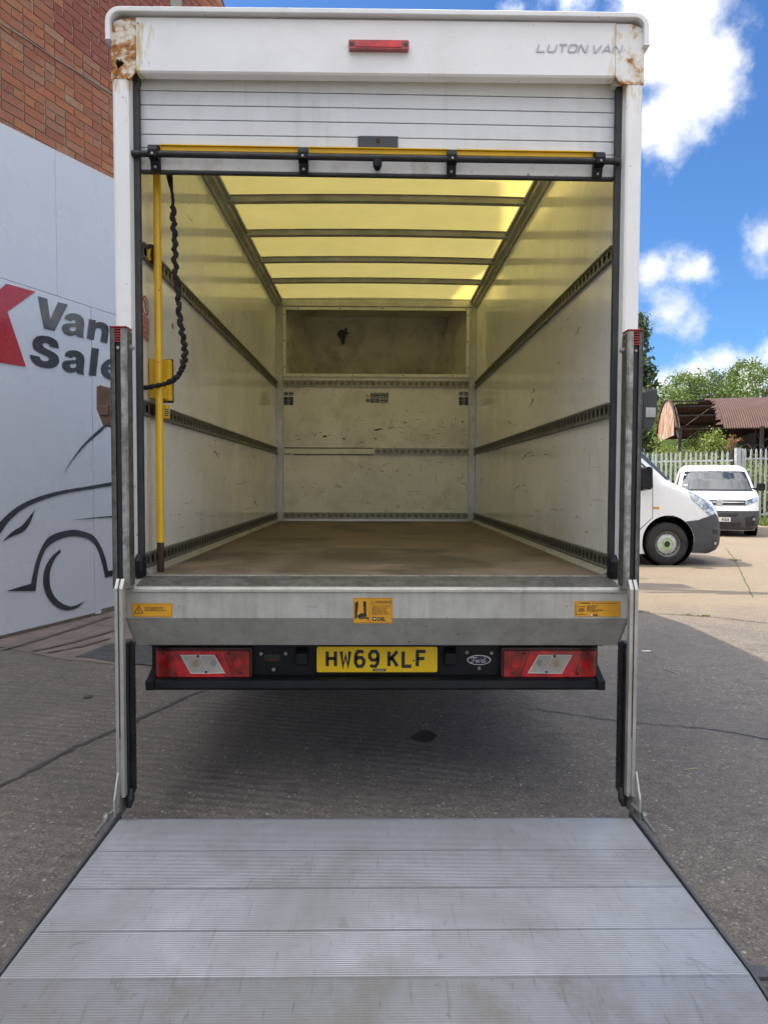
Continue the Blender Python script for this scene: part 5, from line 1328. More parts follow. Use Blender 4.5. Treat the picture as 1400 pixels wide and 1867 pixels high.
    mb = MB(); mb.prism(pts if side else pts[::-1], (0, .10, 0), (0, yy, 0)); o = mb.build('hinge_guard', 'guard_rust' if side == 0 else 'bumper_grey', LV, bevel=.006, label='rusty brown folding guard' if side == 0 else 'grey folding guard')
    mb = MB(); xs_ = [p_[0] for p_ in pts]; mb.box(min(xs_)+.012, max(xs_)-.01, yy-.006, yy-.001, min(p_[1] for p_ in pts)+.045, min(p_[1] for p_ in pts)+.085); mb.build('guard_pad', 'guard_rust' if side == 0 else 'frame_grey', o, bevel=.003)

# --- platform: ribbed aluminium planks
PT = bpy.data.objects.new('lift_platform', None); COL.objects.link(PT); PT.parent = LV
PX0, PX1 = -.968, .988
def platform_z(y): return .062 if y > 1.80 else .062-(1.80-y)*.13
edges = [2.668, 2.434, 2.206, 1.991, 1.796, 1.60, 1.42]
for i in range(6):
    y1, y0 = edges[i]-.0003, edges[i+1]+.0003; top = platform_z((y0+y1)/2+.0); prof = []
    pitch = .0085 if i < 4 else .0078; n = int((y1-y0-.006)/pitch); ys = y0+.003
    za, zb3 = platform_z(y0), platform_z(y1)
    zf = lambda y: za+(zb3-za)*(y-y0)/(y1-y0)
    prof = [(y0, zf(y0)-.03), (y0, zf(y0)), (ys-.001, zf(ys))]
    rh = .0010 if i < 4 else .0003
    for k in range(n):
        yy = ys+k*pitch; prof += [(yy+pitch*q_, zf(yy+pitch*q_)+h_) for q_, h_ in ((0, 0), (.25, rh), (.55, rh), (.8, 0))]
    prof += [(y1, zf(y1)), (y1, zf(y1)-.03)]
    mb = MB(); m_ = len(prof); ns = 1
    for s_ in range(ns):
        mb.add([(PX0, y, z) for y, z in prof]+[(PX1, y, z) for y, z in prof], [(j, m_+j, m_+j+1, j+1) for j in range(m_-1)]+[(0, m_-1, 2*m_-1, m_)])
    mb.add([(PX0, y, z) for y, z in (prof[0], prof[1], prof[-2], prof[-1])]+[(PX1, y, z) for y, z in (prof[0], prof[1], prof[-2], prof[-1])], [(0, 1, 2, 3), (4, 7, 6, 5)])
    mb.build('plank', 'plank_alu', PT)
mb = MB(); mb.box(PX0, PX1, 1.42, 2.665, .008, .026); mb.build('underframe', 'black_steel', PT)
for sg, X in ((-1, PX0-.004), (1, PX1+.004)):
    x0, x1 = (X-.011, X) if sg < 0 else (X, X+.011)
    mb = MB(); mb.prism([(2.70, .04), (2.70, .075), (2.62, .078), (1.80, .066), (1.42, .02), (1.42, .012), (2.70, .012)], (x1-x0, 0, 0), (x0, 0, 0), (0, 1, 0), (0, 0, 1)); mb.build('side_arm', 'bumper_grey', PT, bevel=.002)
    mb = MB(); xx = X+sg*.030
    mb.tube([(X+sg*.012, 2.70, .10), (xx, 2.66, .085), (xx, 2.58, .08), (X+sg*.024, 2.50, .085)], .007, 8); mb.lathe((xx-sg*.004, 2.63, .085), (sg, 0, 0), [(0, 0), (.016, 0), (.018, .012), (.010, .018), (0, .018)], 12); mb.build('pivot_link', 'rail_steel', PT)
    mb = MB(); a, b_ = (X-.018, X-.058) if sg < 0 else (X+.018, X+.058)
    mb.box(a-sg*.005, b_, 1.80, 1.845, .04, .054); mb.build('side_tab', 'bumper_grey', PT, bevel=.002)

# ================================================================== vans in the yard
class VanShape:
    """plan outline per height; local x: nose at 0, body runs to -L; y across; z up"""
    def __init__(s, L, xf, wt, c, n, xr=0):
        s.L = L; s.xf = xf; s.wt = wt; s.c = c; s.n = n
    @staticmethod
    def it(tab, z):
        if z <= tab[0][0]: return tab[0][1]
        for (a, b_), (c, d) in zip(tab, tab[1:]):
            if z <= c: return b_+(d-b_)*(z-a)/(c-a)
        return tab[-1][1]
    def w(s, z): return s.it(s.wt, z)
    def cc(s, z): return s.it(s.c, z)
    def side(s, x, z):
        xf, w, c = s.it(s.xf, z), s.w(z), s.cc(z)
        t = max(0, min(1, (x-(xf-c))/c)); return w*(1-t**s.n)**(1/s.n)
    def front(s, y, z):
        xf, w, c = s.it(s.xf, z), s.w(z), s.cc(z)
        t = max(0, min(1, abs(y)/w)); return xf-c+c*(1-t**s.n)**(1/s.n)
    def shell(s, zs, name, mt, parent, cuts=()):
        mb = MB(); K = 14; rows = []
        for z in zs:
            xf, w, c = s.it(s.xf, z), s.w(z), s.cc(z); pts = []
            xr = -s.L; r = .12
            half = [(xr, 0), (xr, w*.5), (xr, w-r), (xr+r*.3, w-r*.3), (xr+r, w)]
            half += [(xr+r+(xf-c-xr-r)*k/6, w) for k in range(1, 7)]
            half += [(xf-c+c*sin(pi/2*k/K)**(2/s.n), w*max(0, cos(pi/2*k/K))**(2/s.n)) for k in range(1, K+1)]
            pts = half+[(x, -y) for x, y in half[1:-1]][::-1]
            rows.append([(x, y, z) for x, y in pts])
        m_ = len(rows[0]); vs_ = [p for r_ in rows for p in r_]
        fs = [(j*m_+i, (j+1)*m_+i, (j+1)*m_+(i+1) % m_, j*m_+(i+1) % m_) for j in range(len(rows)-1) for i in range(m_)]
        fs.append(tuple(range(m_))); fs.append(tuple((len(rows)-1)*m_+i for i in range(m_))[::-1])
        mb.add(vs_, fs); ob = mb.build(name, mt, parent, local=True)
        if cuts:
            cb = MB()
            for c_, r_, h in cuts: cb.cyl(c_, (0, 1, 0), r_, h, 40)
            co = cb.build('cutter', 'ink_black', None, local=True)
            md = ob.modifiers.new('arch', 'BOOLEAN'); md.object = co; md.operation = 'DIFFERENCE'; md.solver = 'EXACT'
            loc = ob.parent; ob.parent = None; bpy.context.view_layer.update()
            me = bpy.data.meshes.new_from_object(ob.evaluated_get(bpy.context.evaluated_depsgraph_get()))
            ob.parent = loc; ob.modifiers.clear(); ob.data = me; bpy.data.objects.remove(co)
        ob.data.shade_smooth(); ob.data.set_sharp_from_angle(angle=radians(32))
        return ob
    def spatch(s, A, Bn, sgn, mt, name, parent, off=.004, n=14, m=6, th=.0):
        """patch on a flank: A and Bn are polylines of (x,z), ruled between"""
        ip = lambda L, t: (lambda k, f: (L[k][0]+(L[min(k+1, len(L)-1)][0]-L[k][0])*f, L[k][1]+(L[min(k+1, len(L)-1)][1]-L[k][1])*f))(min(int(t*(len(L)-1)), len(L)-2), t*(len(L)-1)-min(int(t*(len(L)-1)), len(L)-2))
        mb = MB(); g_ = []
        for i in range(n+1):
            a, b_ = ip(A, i/n), ip(Bn, i/n)
            for j in range(m+1):
                x = a[0]+(b_[0]-a[0])*j/m; z = a[1]+(b_[1]-a[1])*j/m
                g_.append((x, sgn*(s.side(x, z)+off), z))
        o_ = len(g_); g2 = [(x, y-sgn*(off+.01), z) for x, y, z in g_]
        f = []
        for i in range(n):
            for j in range(m): q = (i*(m+1)+j, (i+1)*(m+1)+j, (i+1)*(m+1)+j+1, i*(m+1)+j+1); f.append(q)
        rim = [i for i in range(m+1)]+[i*(m+1)+m for i in range(1, n+1)]+[n*(m+1)+j for j in range(m-1, -1, -1)]+[i*(m+1) for i in range(n-1, 0, -1)]
        f += [(rim[k], rim[(k+1) % len(rim)], o_+rim[(k+1) % len(rim)], o_+rim[k]) for k in range(len(rim))]
        mb.add(g_+g2, f); return mb.build(name, mt, parent, local=True, smooth=40)
    def fpatch(s, A, Bn, mt, name, parent, off=.004, n=14, m=6):
        ip = lambda L, t: (lambda k, f: (L[k][0]+(L[min(k+1, len(L)-1)][0]-L[k][0])*f, L[k][1]+(L[min(k+1, len(L)-1)][1]-L[k][1])*f))(min(int(t*(len(L)-1)), len(L)-2), t*(len(L)-1)-min(int(t*(len(L)-1)), len(L)-2))
        mb = MB(); g_ = []
        for i in range(n+1):
            a, b_ = ip(A, i/n), ip(Bn, i/n)
            for j in range(m+1):
                y = a[0]+(b_[0]-a[0])*j/m; z = a[1]+(b_[1]-a[1])*j/m
                g_.append((s.front(y, z)+off, y, z))
        o_ = len(g_); g2 = [(x-off-.012, y, z) for x, y, z in g_]
        f = [(i*(m+1)+j, (i+1)*(m+1)+j, (i+1)*(m+1)+j+1, i*(m+1)+j+1) for i in range(n) for j in range(m)]
        rim = [i for i in range(m+1)]+[i*(m+1)+m for i in range(1, n+1)]+[n*(m+1)+j for j in range(m-1, -1, -1)]+[i*(m+1) for i in range(n-1, 0, -1)]
        f += [(rim[k], rim[(k+1) % len(rim)], o_+rim[(k+1) % len(rim)], o_+rim[k]) for k in range(len(rim))]
        mb.add(g_+g2, f); return mb.build(name, mt, parent, local=True, smooth=40)

# ---- van seen from the side
VX, VY = 5.84, 12.5
M = thing('parked_van', 'white high van parked side-on with dark grey bumper and green wheel nuts', 'van', (VX, VY, 0), 0, setorg=False)
def mp(px, py): p = atY(px, py, 11.52); return (p.x-VX, p.z)     # pixel on the near flank -> local x,z
sh1 = VanShape(5.5, [(.19, -.18), (.25, -.06), (.34, -.015), (.55, 0), (.80, -.03), (.92, -.06), (1.04, -.15), (1.13, -.33), (1.24, -.54), (1.33, -.76), (1.37, -.84), (1.88, -1.35), (2.26, -1.78), (2.38, -2.05), (2.44, -2.5)],
               [(.19, .95), (.4, .98), (1.3, .98), (1.9, .93), (2.3, .86), (2.44, .74)], [(.19, .5), (1.0, .55), (1.3, .5), (1.5, .45), (2.4, .4)], 3.3)
wc = mp(1218, 988); wr = wc[0]
zs = [.19, .24, .30, .4, .55, .7, .8, .87, .92, .98, 1.04, 1.085, 1.13, 1.185, 1.24, 1.285, 1.33, 1.37, 1.5, 1.7, 1.88, 2.05, 2.26, 2.33, 2.38, 2.42, 2.44]
sh1.shell(zs, 'body', 'van_white', M, [((wr, -1.2, .40), .425, .46), ((wr, .74, .40), .425, .46), ((wr-3.6, -1.2, .40), .425, .46), ((wr-3.6, .74, .40), .425, .46)])
for x in (wr, wr-3.6):
    for sg in (-1, 1):
        wheel(M, (x, sg*.86, .352), (0, sg, 0), r=.352, w=.21, local=True, green=(x == wr))
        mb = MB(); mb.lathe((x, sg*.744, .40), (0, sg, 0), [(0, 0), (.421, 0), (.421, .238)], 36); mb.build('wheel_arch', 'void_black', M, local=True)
for sg in (-1, 1):
    # plastic bumper wrapping the corner
    top = [mp(1250, 962), mp(1256, 954), mp(1275, 945), mp(1289.5, 938.5), mp(1300, 944), mp(1311, 950)]
    top = [(x, z) for x, z in top]; top[-1] = (-.06, top[-1][1])
    xa = wr+.427
    lo = [(wr+.30, .205), (wr+.36, .205), (wr+.5, .20), (-.5, .20), (-.35, .20), (-.2, .20)]
    arch = [(wr+.427*cos(a), .40+.427*sin(a)) for a in [radians(t) for t in (-26, -12, 2, 16, 30, 44, 50)]]
    # region between arch edge and the body colour line
    edge = [mp(1262, 1006), mp(1278, 1007), mp(1278, 995), mp(1277, 983), mp(1274, 970), mp(1265, 950)]
    sh1.spatch([(a[0]+.004, a[1]) for a in arch], [(-.42, .205), (-.41, .30), (-.40, .40), (-.41, .50), (-.43, .60), (-.47, .69), (-.52, .755)], sg, 'bumper_grey', 'bumper_side', M, .008, 18, 8)
    sh1.spatch([(-.425, .20), (-.42, .30), (-.41, .40), (-.42, .50), (-.44, .60), (-.48, .69), (-.53, .76)], [(-.10, .20), (-.08, .30), (-.06, .42), (-.06, .52), (-.08, .62), (-.14, .74), (-.24, .86)], sg, 'bumper_grey', 'bumper_corner', M, .010, 18, 8)
    hl_low = [mp(1258.5, 895), mp(1260, 903), mp(1264, 911), mp(1277, 923), mp(1288.5, 934), mp(1299, 943)]
    hl_up = [mp(1260, 896), mp(1273.7, 901), mp(1286, 908), mp(1297, 919), mp(1304, 930), mp(1307, 938)]
    hl_low = [(x-.02, z) for x, z in hl_low]; hl_up = [(min(x, sh1.it(sh1.xf, z)-.17), z) for x, z in hl_up]; hl_low = [(min(x, sh1.it(sh1.xf, z)-.2), z) for x, z in hl_low]
    sh1.spatch(hl_low, hl_up, sg, 'headlamp_glass', 'headlight', M, .006, 16, 5)
    # door gap lines and window
    sh1.spatch([mp(1189.5, 868), mp(1189.2, 943)], [mp(1190.5, 868), mp(1190.2, 943)], sg, 'ink_black', 'door_gap', M, .0015, 4, 1)
    sh1.spatch([mp(1189.5, 943), mp(1168, 963), mp(1150, 985)], [mp(1190.3, 943.5), mp(1168.5, 964.5), mp(1151, 986)], sg, 'ink_black', 'door_gap', M, .0015, 8, 1)
    sh1.spatch([mp(1182, 862), mp(1188.6, 869), mp(1188.6, 891)], [mp(1120, 800), mp(1120, 840), mp(1120, 905)], sg, 'vehicle_glass', 'side_window', M, .003, 10, 6)
    sh1.spatch([mp(1190, 861), mp(1190.5, 866)], [mp(1150, 824), mp(1150, 828)], sg, 'ink_black', 'door_gap', M, .0015, 4, 2)
    mb = MB(); mx_, mz_ = mp(1173, 872)
    mb.smooth = True
    mb.prism(rrect(mx_-.055, mx_+.065, mz_-.185, mz_+.185, .055), (0, sg*.17, 0), (0, sg*1.03, 0)); mb.box(mx_-.03, mx_+.03, sg*.93, sg*1.04, mz_-.13, mz_-.08); mb.box(mx_-.03, mx_+.03, sg*.9, sg*1.04, mz_+.0, mz_+.05)
    mb.build('door_mirror', 'black_plastic', M, local=True, bevel=.012)
    # side lamp recesses in the bumper
    sh1.spatch([mp(1298, 965), mp(1299, 974)], [mp(1312, 966), mp(1312, 975)], sg, 'ink_black', 'bumper_vent', M, .012, 4, 4)
    sh1.spatch([mp(1301, 987), mp(1301, 996)], [mp(1311, 985), mp(1311, 996)], sg, 'ink_black', 'fog_recess', M, .012, 4, 4)
    sh1.spatch([mp(1303, 989), mp(1303, 994)], [mp(1308, 988), mp(1308, 994)], sg, 'headlamp_glass', 'fog_lamp', M, .014, 4, 4)
    mb = MB(); p = mp(1222, 941); put_text(mb, text_tris('65 PSI', .045, .0006, 'CENTER', sx=1.1), (p[0], sg*.9845, p[1]-.02), (-sg, 0, 0) if sg > 0 else (1, 0, 0)); mb.build('print', 'ink_black', M, local=True)
for sg in (-1, 1):   # bonnet shut line, side repeater, door handle and sill moulding
    sh1.spatch([(-.80, 1.335), (-.62, 1.245), (-.46, 1.16)], [(-.80, 1.325), (-.62, 1.235), (-.46, 1.15)], sg, 'ink_black', 'bonnet_gap', M, .0015, 8, 1)
    sh1.spatch([(-1.30, .93), (-1.30, .965)], [(-1.20, .93), (-1.20, .965)], sg, 'label_orange', 'side_repeater', M, .008, 2, 2)
    sh1.spatch([(-4.6, .40), (-4.6, .52)], [(-2.4, .40), (-2.4, .52)], sg, 'bumper_grey', 'side_moulding', M, .012, 2, 4)
sh1.fpatch([(-.78, .20), (-.8, .35), (-.82, .55), (-.8, .70)], [(.78, .20), (.8, .35), (.82, .55), (.8, .70)], 'bumper_grey', 'front_bumper', M, .008, 10, 20)
sh1.fpatch([(-.35, .74), (-.45, .86), (-.3, .98)], [(.35, .74), (.45, .86), (.3, .98)], 'ink_black', 'grille', M, .006, 6, 14)
sh1.fpatch([(-.4, .80), (-.4, .82)], [(.4, .80), (.4, .82)], 'chrome', 'grille_bar', M, .02, 2, 14)
sh1.fpatch([(-.1, .86), (-.1, 1.0)], [(.1, .86), (.1, 1.0)], 'chrome', 'badge', M, .03, 2, 3)
sh1.fpatch([(-.76, 1.40), (-.73, 1.7), (-.70, 2.0), (-.66, 2.2)], [(.76, 1.40), (.73, 1.7), (.70, 2.0), (.66, 2.2)], 'vehicle_glass', 'windscreen', M, .006, 12, 16)
for sg in (-1, 1): sh1.spatch([(-.93, 1.405), (-1.2, 1.68), (-1.6, 2.04), (-1.8, 2.2)], [(-1.06, 1.405), (-1.38, 1.68), (-1.78, 2.04), (-1.95, 2.2)], sg, 'vehicle_glass', 'windscreen_return', M, .005, 12, 4)
mb = MB(); mb.tube([(-.80, -.4, 1.40), (-1.0, .1, 1.60), (-1.05, .5, 1.63)], .008, 6); mb.build('wiper', 'black_plastic', M, local=True)
mb = MB(); mb.box(-5.3, -.5, -.8, .8, .22, .4); mb.build('underbody', 'black_steel', M, local=True)

# ---- van seen from the front
C2 = atY(1311, 950, 17.85)
rz = atan2(-.93, -.36)
V2 = thing('parked_van', 'small white panel van facing the camera with black bumper and number plate KGA', 'van', (C2.x, C2.y, 0), rz, setorg=False)
sh2 = VanShape(4.75, [(.16, -.12), (.25, -.03), (.45, 0), (.66, -.02), (.8, -.06), (.95, -.11), (1.03, -.20), (1.08, -.36), (1.13, -.62), (1.19, -1.0), (1.45, -1.36), (1.70, -1.74), (1.80, -2.0), (1.86, -2.5), (1.88, -2.9)],
               [(.16, .88), (.35, .95), (1.0, .96), (1.2, .95), (1.6, .86), (1.78, .80), (1.88, .70)], [(.16, .55), (1.0, .5), (1.2, .35), (1.8, .35)], 3.0)
sh2.shell([.16, .2, .25, .35, .45, .55, .66, .73, .8, .88, .95, .99, 1.03, 1.08, 1.13, 1.19, 1.3, 1.45, 1.6, 1.7, 1.75, 1.8, 1.83, 1.86, 1.88], 'body', 'van_white', V2,
          [((-.95, -1.1, .34), .37, .4), ((-.95, .7, .34), .37, .4), ((-4.1, -1.1, .34), .37, .4), ((-4.1, .7, .34), .37, .4)])
for x in (-.95, -4.1):
    for sg in (-1, 1):
        wheel(V2, (x, sg*.80, .325), (0, sg, 0), r=.325, w=.20, local=True)
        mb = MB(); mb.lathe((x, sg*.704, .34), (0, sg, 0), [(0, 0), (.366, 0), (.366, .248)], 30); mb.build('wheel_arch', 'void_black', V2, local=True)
sh2.fpatch([(-.86, .17), (-.93, .3), (-.945, .48), (-.95, .66)], [(.86, .17), (.93, .3), (.945, .48), (.95, .66)], 'bumper_grey', 'bumper', V2, .010, 12, 30)
for sg in (-1, 1): sh2.spatch([(-.58, .20), (-.56, .36), (-.5, .6), (-.5, .66)], [(-.3, .20), (-.2, .36), (-.15, .6), (-.15, .66)], sg, 'bumper_grey', 'bumper_side', V2, .009, 8, 6)
sh2.fpatch([(-.38, .50), (-.45, .60)], [(.38, .50), (.45, .60)], 'ink_black', 'lower_grille', V2, .014, 4, 14)
sh2.fpatch([(-.5, .24), (-.5, .36)], [(.5, .24), (.5, .36)], 'ink_black', 'air_intake', V2, .014, 4, 14)
for k in range(3): sh2.fpatch([(-.5, .255+.035*k), (-.5, .265+.035*k)], [(.5, .255+.035*k), (.5, .265+.035*k)], 'bumper_grey', 'intake_slat', V2, .02, 1, 14)
sh2.fpatch([(-.60, .80), (-.60, .93)], [(.60, .80), (.60, .93)], 'ink_black', 'grille', V2, .010, 4, 20)
for k in range(3): sh2.fpatch([(-.58, .82+.033*k), (-.58, .832+.033*k)], [(.58, .82+.033*k), (.58, .832+.033*k)], 'bumper_grey', 'grille_slat', V2, .018, 1, 20)
sh2.fpatch([(-.58, .868), (-.58, .884)], [(.58, .868), (.58, .884)], 'chrome', 'chrome_bar', V2, .024, 1, 20)
for sg in (-1, 1):
    sh2.fpatch([(sg*.60, .80), (sg*.60, .92)], [(sg*.90, .90), (sg*.90, 1.03)], 'headlamp_glass', 'headlight', V2, .012, 6, 10)
    sh2.fpatch([(sg*.62, .26), (sg*.58, .5)], [(sg*.84, .30), (sg*.86, .55)], 'ink_black', 'fog_recess', V2, .014, 6, 6)
    sh2.fpatch([(sg*.77, .42), (sg*.77, .48)], [(sg*.84, .42), (sg*.84, .48)], 'headlamp_glass', 'fog_lamp', V2, .022, 3, 3)
    mb = MB(); mb.prism(rrect(.98, 1.18, 1.16, 1.36, .05), (-.11, 0, 0), (-1.15, 0, 0), (0, sg, 0), (0, 0, 1)); mb.box(-1.22, -1.17, sg*.86, sg*1.0, 1.18, 1.24)
    if sg > 0: mb.build('door_mirror', 'black_plastic', V2, local=True, bevel=.015)
    sh2.spatch([(-1.45, 1.22), (-1.95, 1.66)], [(-2.75, 1.22), (-2.75, 1.66)], sg, 'vehicle_glass', 'side_window', V2, .004, 8, 8)
sh2.fpatch([(-.86, 1.20), (-.82, 1.45), (-.75, 1.71)], [(.86, 1.20), (.82, 1.45), (.75, 1.71)], 'vehicle_glass', 'windscreen', V2, .006, 12, 20)
sh2.fpatch([(-.88, 1.15), (-.87, 1.195)], [(.88, 1.15), (.87, 1.195)], 'black_plastic', 'cowl', V2, .005, 2, 20)
sh2.fpatch([(-.82, 1.028), (-.82, 1.036)], [(.82, 1.028), (.82, 1.036)], 'ink_black', 'bonnet_gap', V2, .003, 1, 20)
# headlining, dash and seats behind the glass
mb = MB(); mb.box(-1.75, -1.35, -.78, .78, 1.08, 1.16); mb.box(-2.5, -2.3, -.6, -.15, 1.0, 1.55); mb.box(-2.5, -2.3, .15, .6, 1.0, 1.55); mb.build('seats', 'seat_dark', V2, local=True, bevel=.04)
for (y0, y1, z0, z1) in ((-.80, -.72, 1.58, 1.605), (-.79, -.70, 1.30, 1.325)):
    sh2.fpatch([(y0, z0), (y0, z1)], [(y1, z0), (y1, z1)], 'sticker_paper', 'screen_sticker', V2, .009, 1, 2)
mb = MB(); xq = sh2.front(0, .44)+.02; mb.prism(rrect(-.26, .26, .385, .497, .01), (.008, 0, 0), (xq, 0, 0), (0, 1, 0), (0, 0, 1)); o = mb.build('number_plate', 'label_white', V2, local=True)
mb = MB(); q, tw = glyphs('KGA', .079, .05, .011, .0145); put_quads(mb, q, (xq+.010, .055, .402), (0, 1, 0)); mb.build('print', 'ink_black', o, local=True)
xq = sh2.front(0, .87)+.03; mb = MB(); mb.lathe((xq, 0, .87), (1, 0, 0), [(.085, 0), (.085, .01), (.066, .014), (.064, .006), (0, .006)], 28); o = mb.build('badge', 'chrome', V2, local=True, smooth=40)
mb = MB(); put_quads(mb, ribbon([(-.045, .03), (.0, .04), (-.01, .01), (.03, .015), (.02, -.03), (.05, -.045)], .014), (xq+.0085, 0, .87), (0, 1, 0)); put_quads(mb, ribbon([(-.03, -.03), (-.01, -.01), (-.015, -.05)], .012), (xq+.0085, 0, .87), (0, 1, 0)); mb.build('badge_emblem', 'chrome', o, local=True)
mb = MB(); mb.tube([(-2.2, 0, 1.82), (-2.35, 0, 1.98)], .006, 6); mb.build('aerial', 'black_plastic', V2, local=True)
mb = MB(); mb.box(-4.6, -.3, -.75, .75, .18, .35); mb.build('underbody', 'black_steel', V2, local=True)
# ---- dark vehicle beyond the fence
p3 = atY(1206, 830, 27)
V3 = thing('parked_van', 'dark grey van mostly hidden behind the palisade fence', 'van', (p3.x+.05, 28.2, 0), 0, setorg=False)
sh3 = VanShape(5.2, [(.2, -.1), (.5, 0), (.9, -.05), (1.1, -.12), (1.9, -.20), (2.3, -.32), (2.55, -.5), (2.68, -.8)], [(.2, .95), (1.4, .98), (2.4, .88), (2.68, .74)], [(.2, .3), (2.7, .3)], 3.2)
sh3.shell([.2, .3, .5, .7, .9, 1.1, 1.5, 1.9, 2.1, 2.3, 2.45, 2.55, 2.62, 2.68], 'body', 'grey_van', V3)
for sg in (-1, 1):
    sh3.spatch([(-.55, 1.3), (-.6, 2.2)], [(-1.7, 1.3), (-1.7, 2.2)], sg, 'vehicle_glass', 'side_window', V3, .004, 4, 6)
    for x in (-.9, -4.2): wheel(V3, (x, sg*.86, .33), (0, sg, 0), r=.33, w=.21, local=True)
sh3.fpatch([(-.7, 1.35), (-.6, 2.2)], [(.7, 1.35), (.6, 2.2)], 'vehicle_glass', 'rear_window', V3, .006, 6, 8)

# ================================================================== palisade fence and gate
ORG = Vector((0, 0, 0))
def pale_mesh(h, seed):
    """W-section pale with a split pointed head; local: x along, y depth"""
    mb = MB(); w_ = .035; pr_ = [(-w_, .0), (-w_*.55, -.014), (-.006, -.004), (.006, -.004), (w_*.55, -.014), (w_, 0)]
    vs_ = [(x, y, .05) for x, y in pr_]+[(x, y, h-.09) for x, y in pr_]+[(x*.32, y, h-(.0 if i in (2, 3) else .01)) for i, (x, y) in enumerate(pr_)]
    b_ = [(x, y+.004, z) for x, y, z in vs_]; n = len(vs_)
    f = []
    for r_ in range(2):
        for i in range(5): a = r_*6+i; f += [(a, a+1, a+7, a+6), (n+a, n+a+6, n+a+7, n+a+1)]
    for a, b2 in ((0, 6), (6, 12)): f += [(a, b2, n+b2, n+a), (a+5, n+a+5, n+b2+5, b2+5)]
    f += [tuple(range(12, 18))[::-1], tuple(range(n+12, n+18))]
    mb.add(vs_+b_, f); me = bpy.data.meshes.new('pale'); me.from_pydata(mb.v, [], mb.f); me.materials.append(MATS['pale_galv']); return me
PM = [pale_mesh(2.45, 0)]
def fence_run(name, label, cat, A, Bp, h, pitch=.163, posts=2.75, skip_parts=None, gate=False):
    A, Bp = Vector(A), Vector(Bp); d = Bp-A; L = d.length; an = atan2(d.y, d.x); sc = h/2.45
    T = thing(name, label, cat, tuple(A), an)
    loc = lambda x: x
    n = int(L/pitch); far_ = MB()
    for i in range(n):
        x = (i+.5)*pitch; wp = A+d.normalized()*x; X_, Y_ = proj((wp.x, wp.y, 2.3))
        if 1150 < X_ < 1420:
            ob = link('pale', PM[0], T); ob.location = (x+random.uniform(-.004, .004), 0, 0); ob.scale = (1, 1, sc*random.uniform(.994, 1.006)); ob.rotation_euler = (random.uniform(-.006, .006), random.uniform(-.01, .01), 0)
        else:
            far_.add([(v.co.x+x, v.co.y, v.co.z*sc) for v in PM[0].vertices], [list(p.vertices) for p in PM[0].polygons])
    if far_.v: far_.build('pales', 'pale_galv', T, local=True, kind='stuff')
    for z in (.33, h-.33):
        mb = MB(); mb.prism([(.002, z-.025), (.008, z-.025), (.008, z+.02), (.05, z+.02), (.05, z+.026), (.002, z+.026)], (L, 0, 0), (0, 0, 0), (0, 1, 0), (0, 0, 1)); mb.build('rail', 'pale_galv', T, local=True)
    if not gate:
        k = 0
        while k*posts <= L+.1:
            x = k*posts; mb = MB(); mb.box(x-.05, x+.05, .052, .060, 0, h-.1); mb.box(x-.003, x+.003, .0605, .14, 0, h-.1); mb.box(x-.05, x+.05, .141, .149, 0, h-.1); mb.build('post', 'pale_galv', T, local=True); k += 1
    else:
        for x in (0, L/2-.03, L/2+.03, L):
            mb = MB(); mb.box(x-.028, x+.028, .0, .06, .06, h+.0); mb.build('stile', 'pale_galv', T, local=True)
    # barbed wire loops along the top
    mb = MB(); pts = []; nn = int(L/.42*16)
    for i in range(nn+1):
        t = i/nn; a = 2*pi*t*L/.42; pts.append((t*L, .06+.19*cos(a), h-.02+.17*sin(a)))
    mb.tube(pts, .0035, 3, False); mb.build('wire_coil', 'wire', T, local=True)
    return T
fA = (atY(1184, 837, 25.0).x, 25.0, 0); fB = (atY(1336, 830, 23.3).x, 23.3, 0)
dv = Vector(fB)-Vector(fA); fA2 = tuple(Vector(fB)-dv.normalized()*19.0)
fence_run('palisade_fence', 'galvanised palisade fence with pointed pales and wire coils behind the parked vans', 'fence', fA2, fB, 2.44)
gp_ = Vector(fB)+Vector((.16, -.02, 0))
mb = MB(); G = thing('gate_post', 'thick square galvanised gate post between the palisade fence and the gate', 'post', tuple(gp_)); mb.box(gp_.x-.075, gp_.x+.075, gp_.y-.05, gp_.y+.1, 0, 2.52); mb.build('shaft', 'pale_galv', G, bevel=.004)
mb = MB(); mb.box(gp_.x-.08, gp_.x+.08, gp_.y-.055, gp_.y+.105, 2.5205, 2.528); mb.build('cap', 'galv', G)
mb = MB()
for z in (.5, 1.9): mb.box(gp_.x+.076, gp_.x+.13, gp_.y-.02, gp_.y+.03, z, z+.08)
mb.build('hinges', 'galv', G)
ga = gp_+Vector((.17, .0, 0)); gb = ga+Vector((3.6, -.25, 0))
fence_run('palisade_gate', 'galvanised palisade gate at the right edge beside the thick post', 'gate', tuple(ga), tuple(gb), 2.50, gate=True)
fence_run('palisade_fence', 'galvanised palisade fence beyond the gate, running out of the picture', 'fence', tuple(gb+Vector((.3, 0, 0))), tuple(gb+Vector((14, -1.2, 0))), 2.44)

# ================================================================== rusty barn
E1 = Vector((atY(1238, 776, 40).x, 40, 0)); E0 = Vector((atY(1200, 796, 49).x, 49, 0))
acr = (E0-E1); span = acr.length; acr.normalize(); lng = Vector((acr.y, -acr.x, 0))
if lng.x < 0: lng = -lng
BN = thing('barn', 'open Dutch barn with rusty curved corrugated roof, some sheets missing', 'barn', tuple(E1), atan2(lng.y, lng.x), setorg=False)
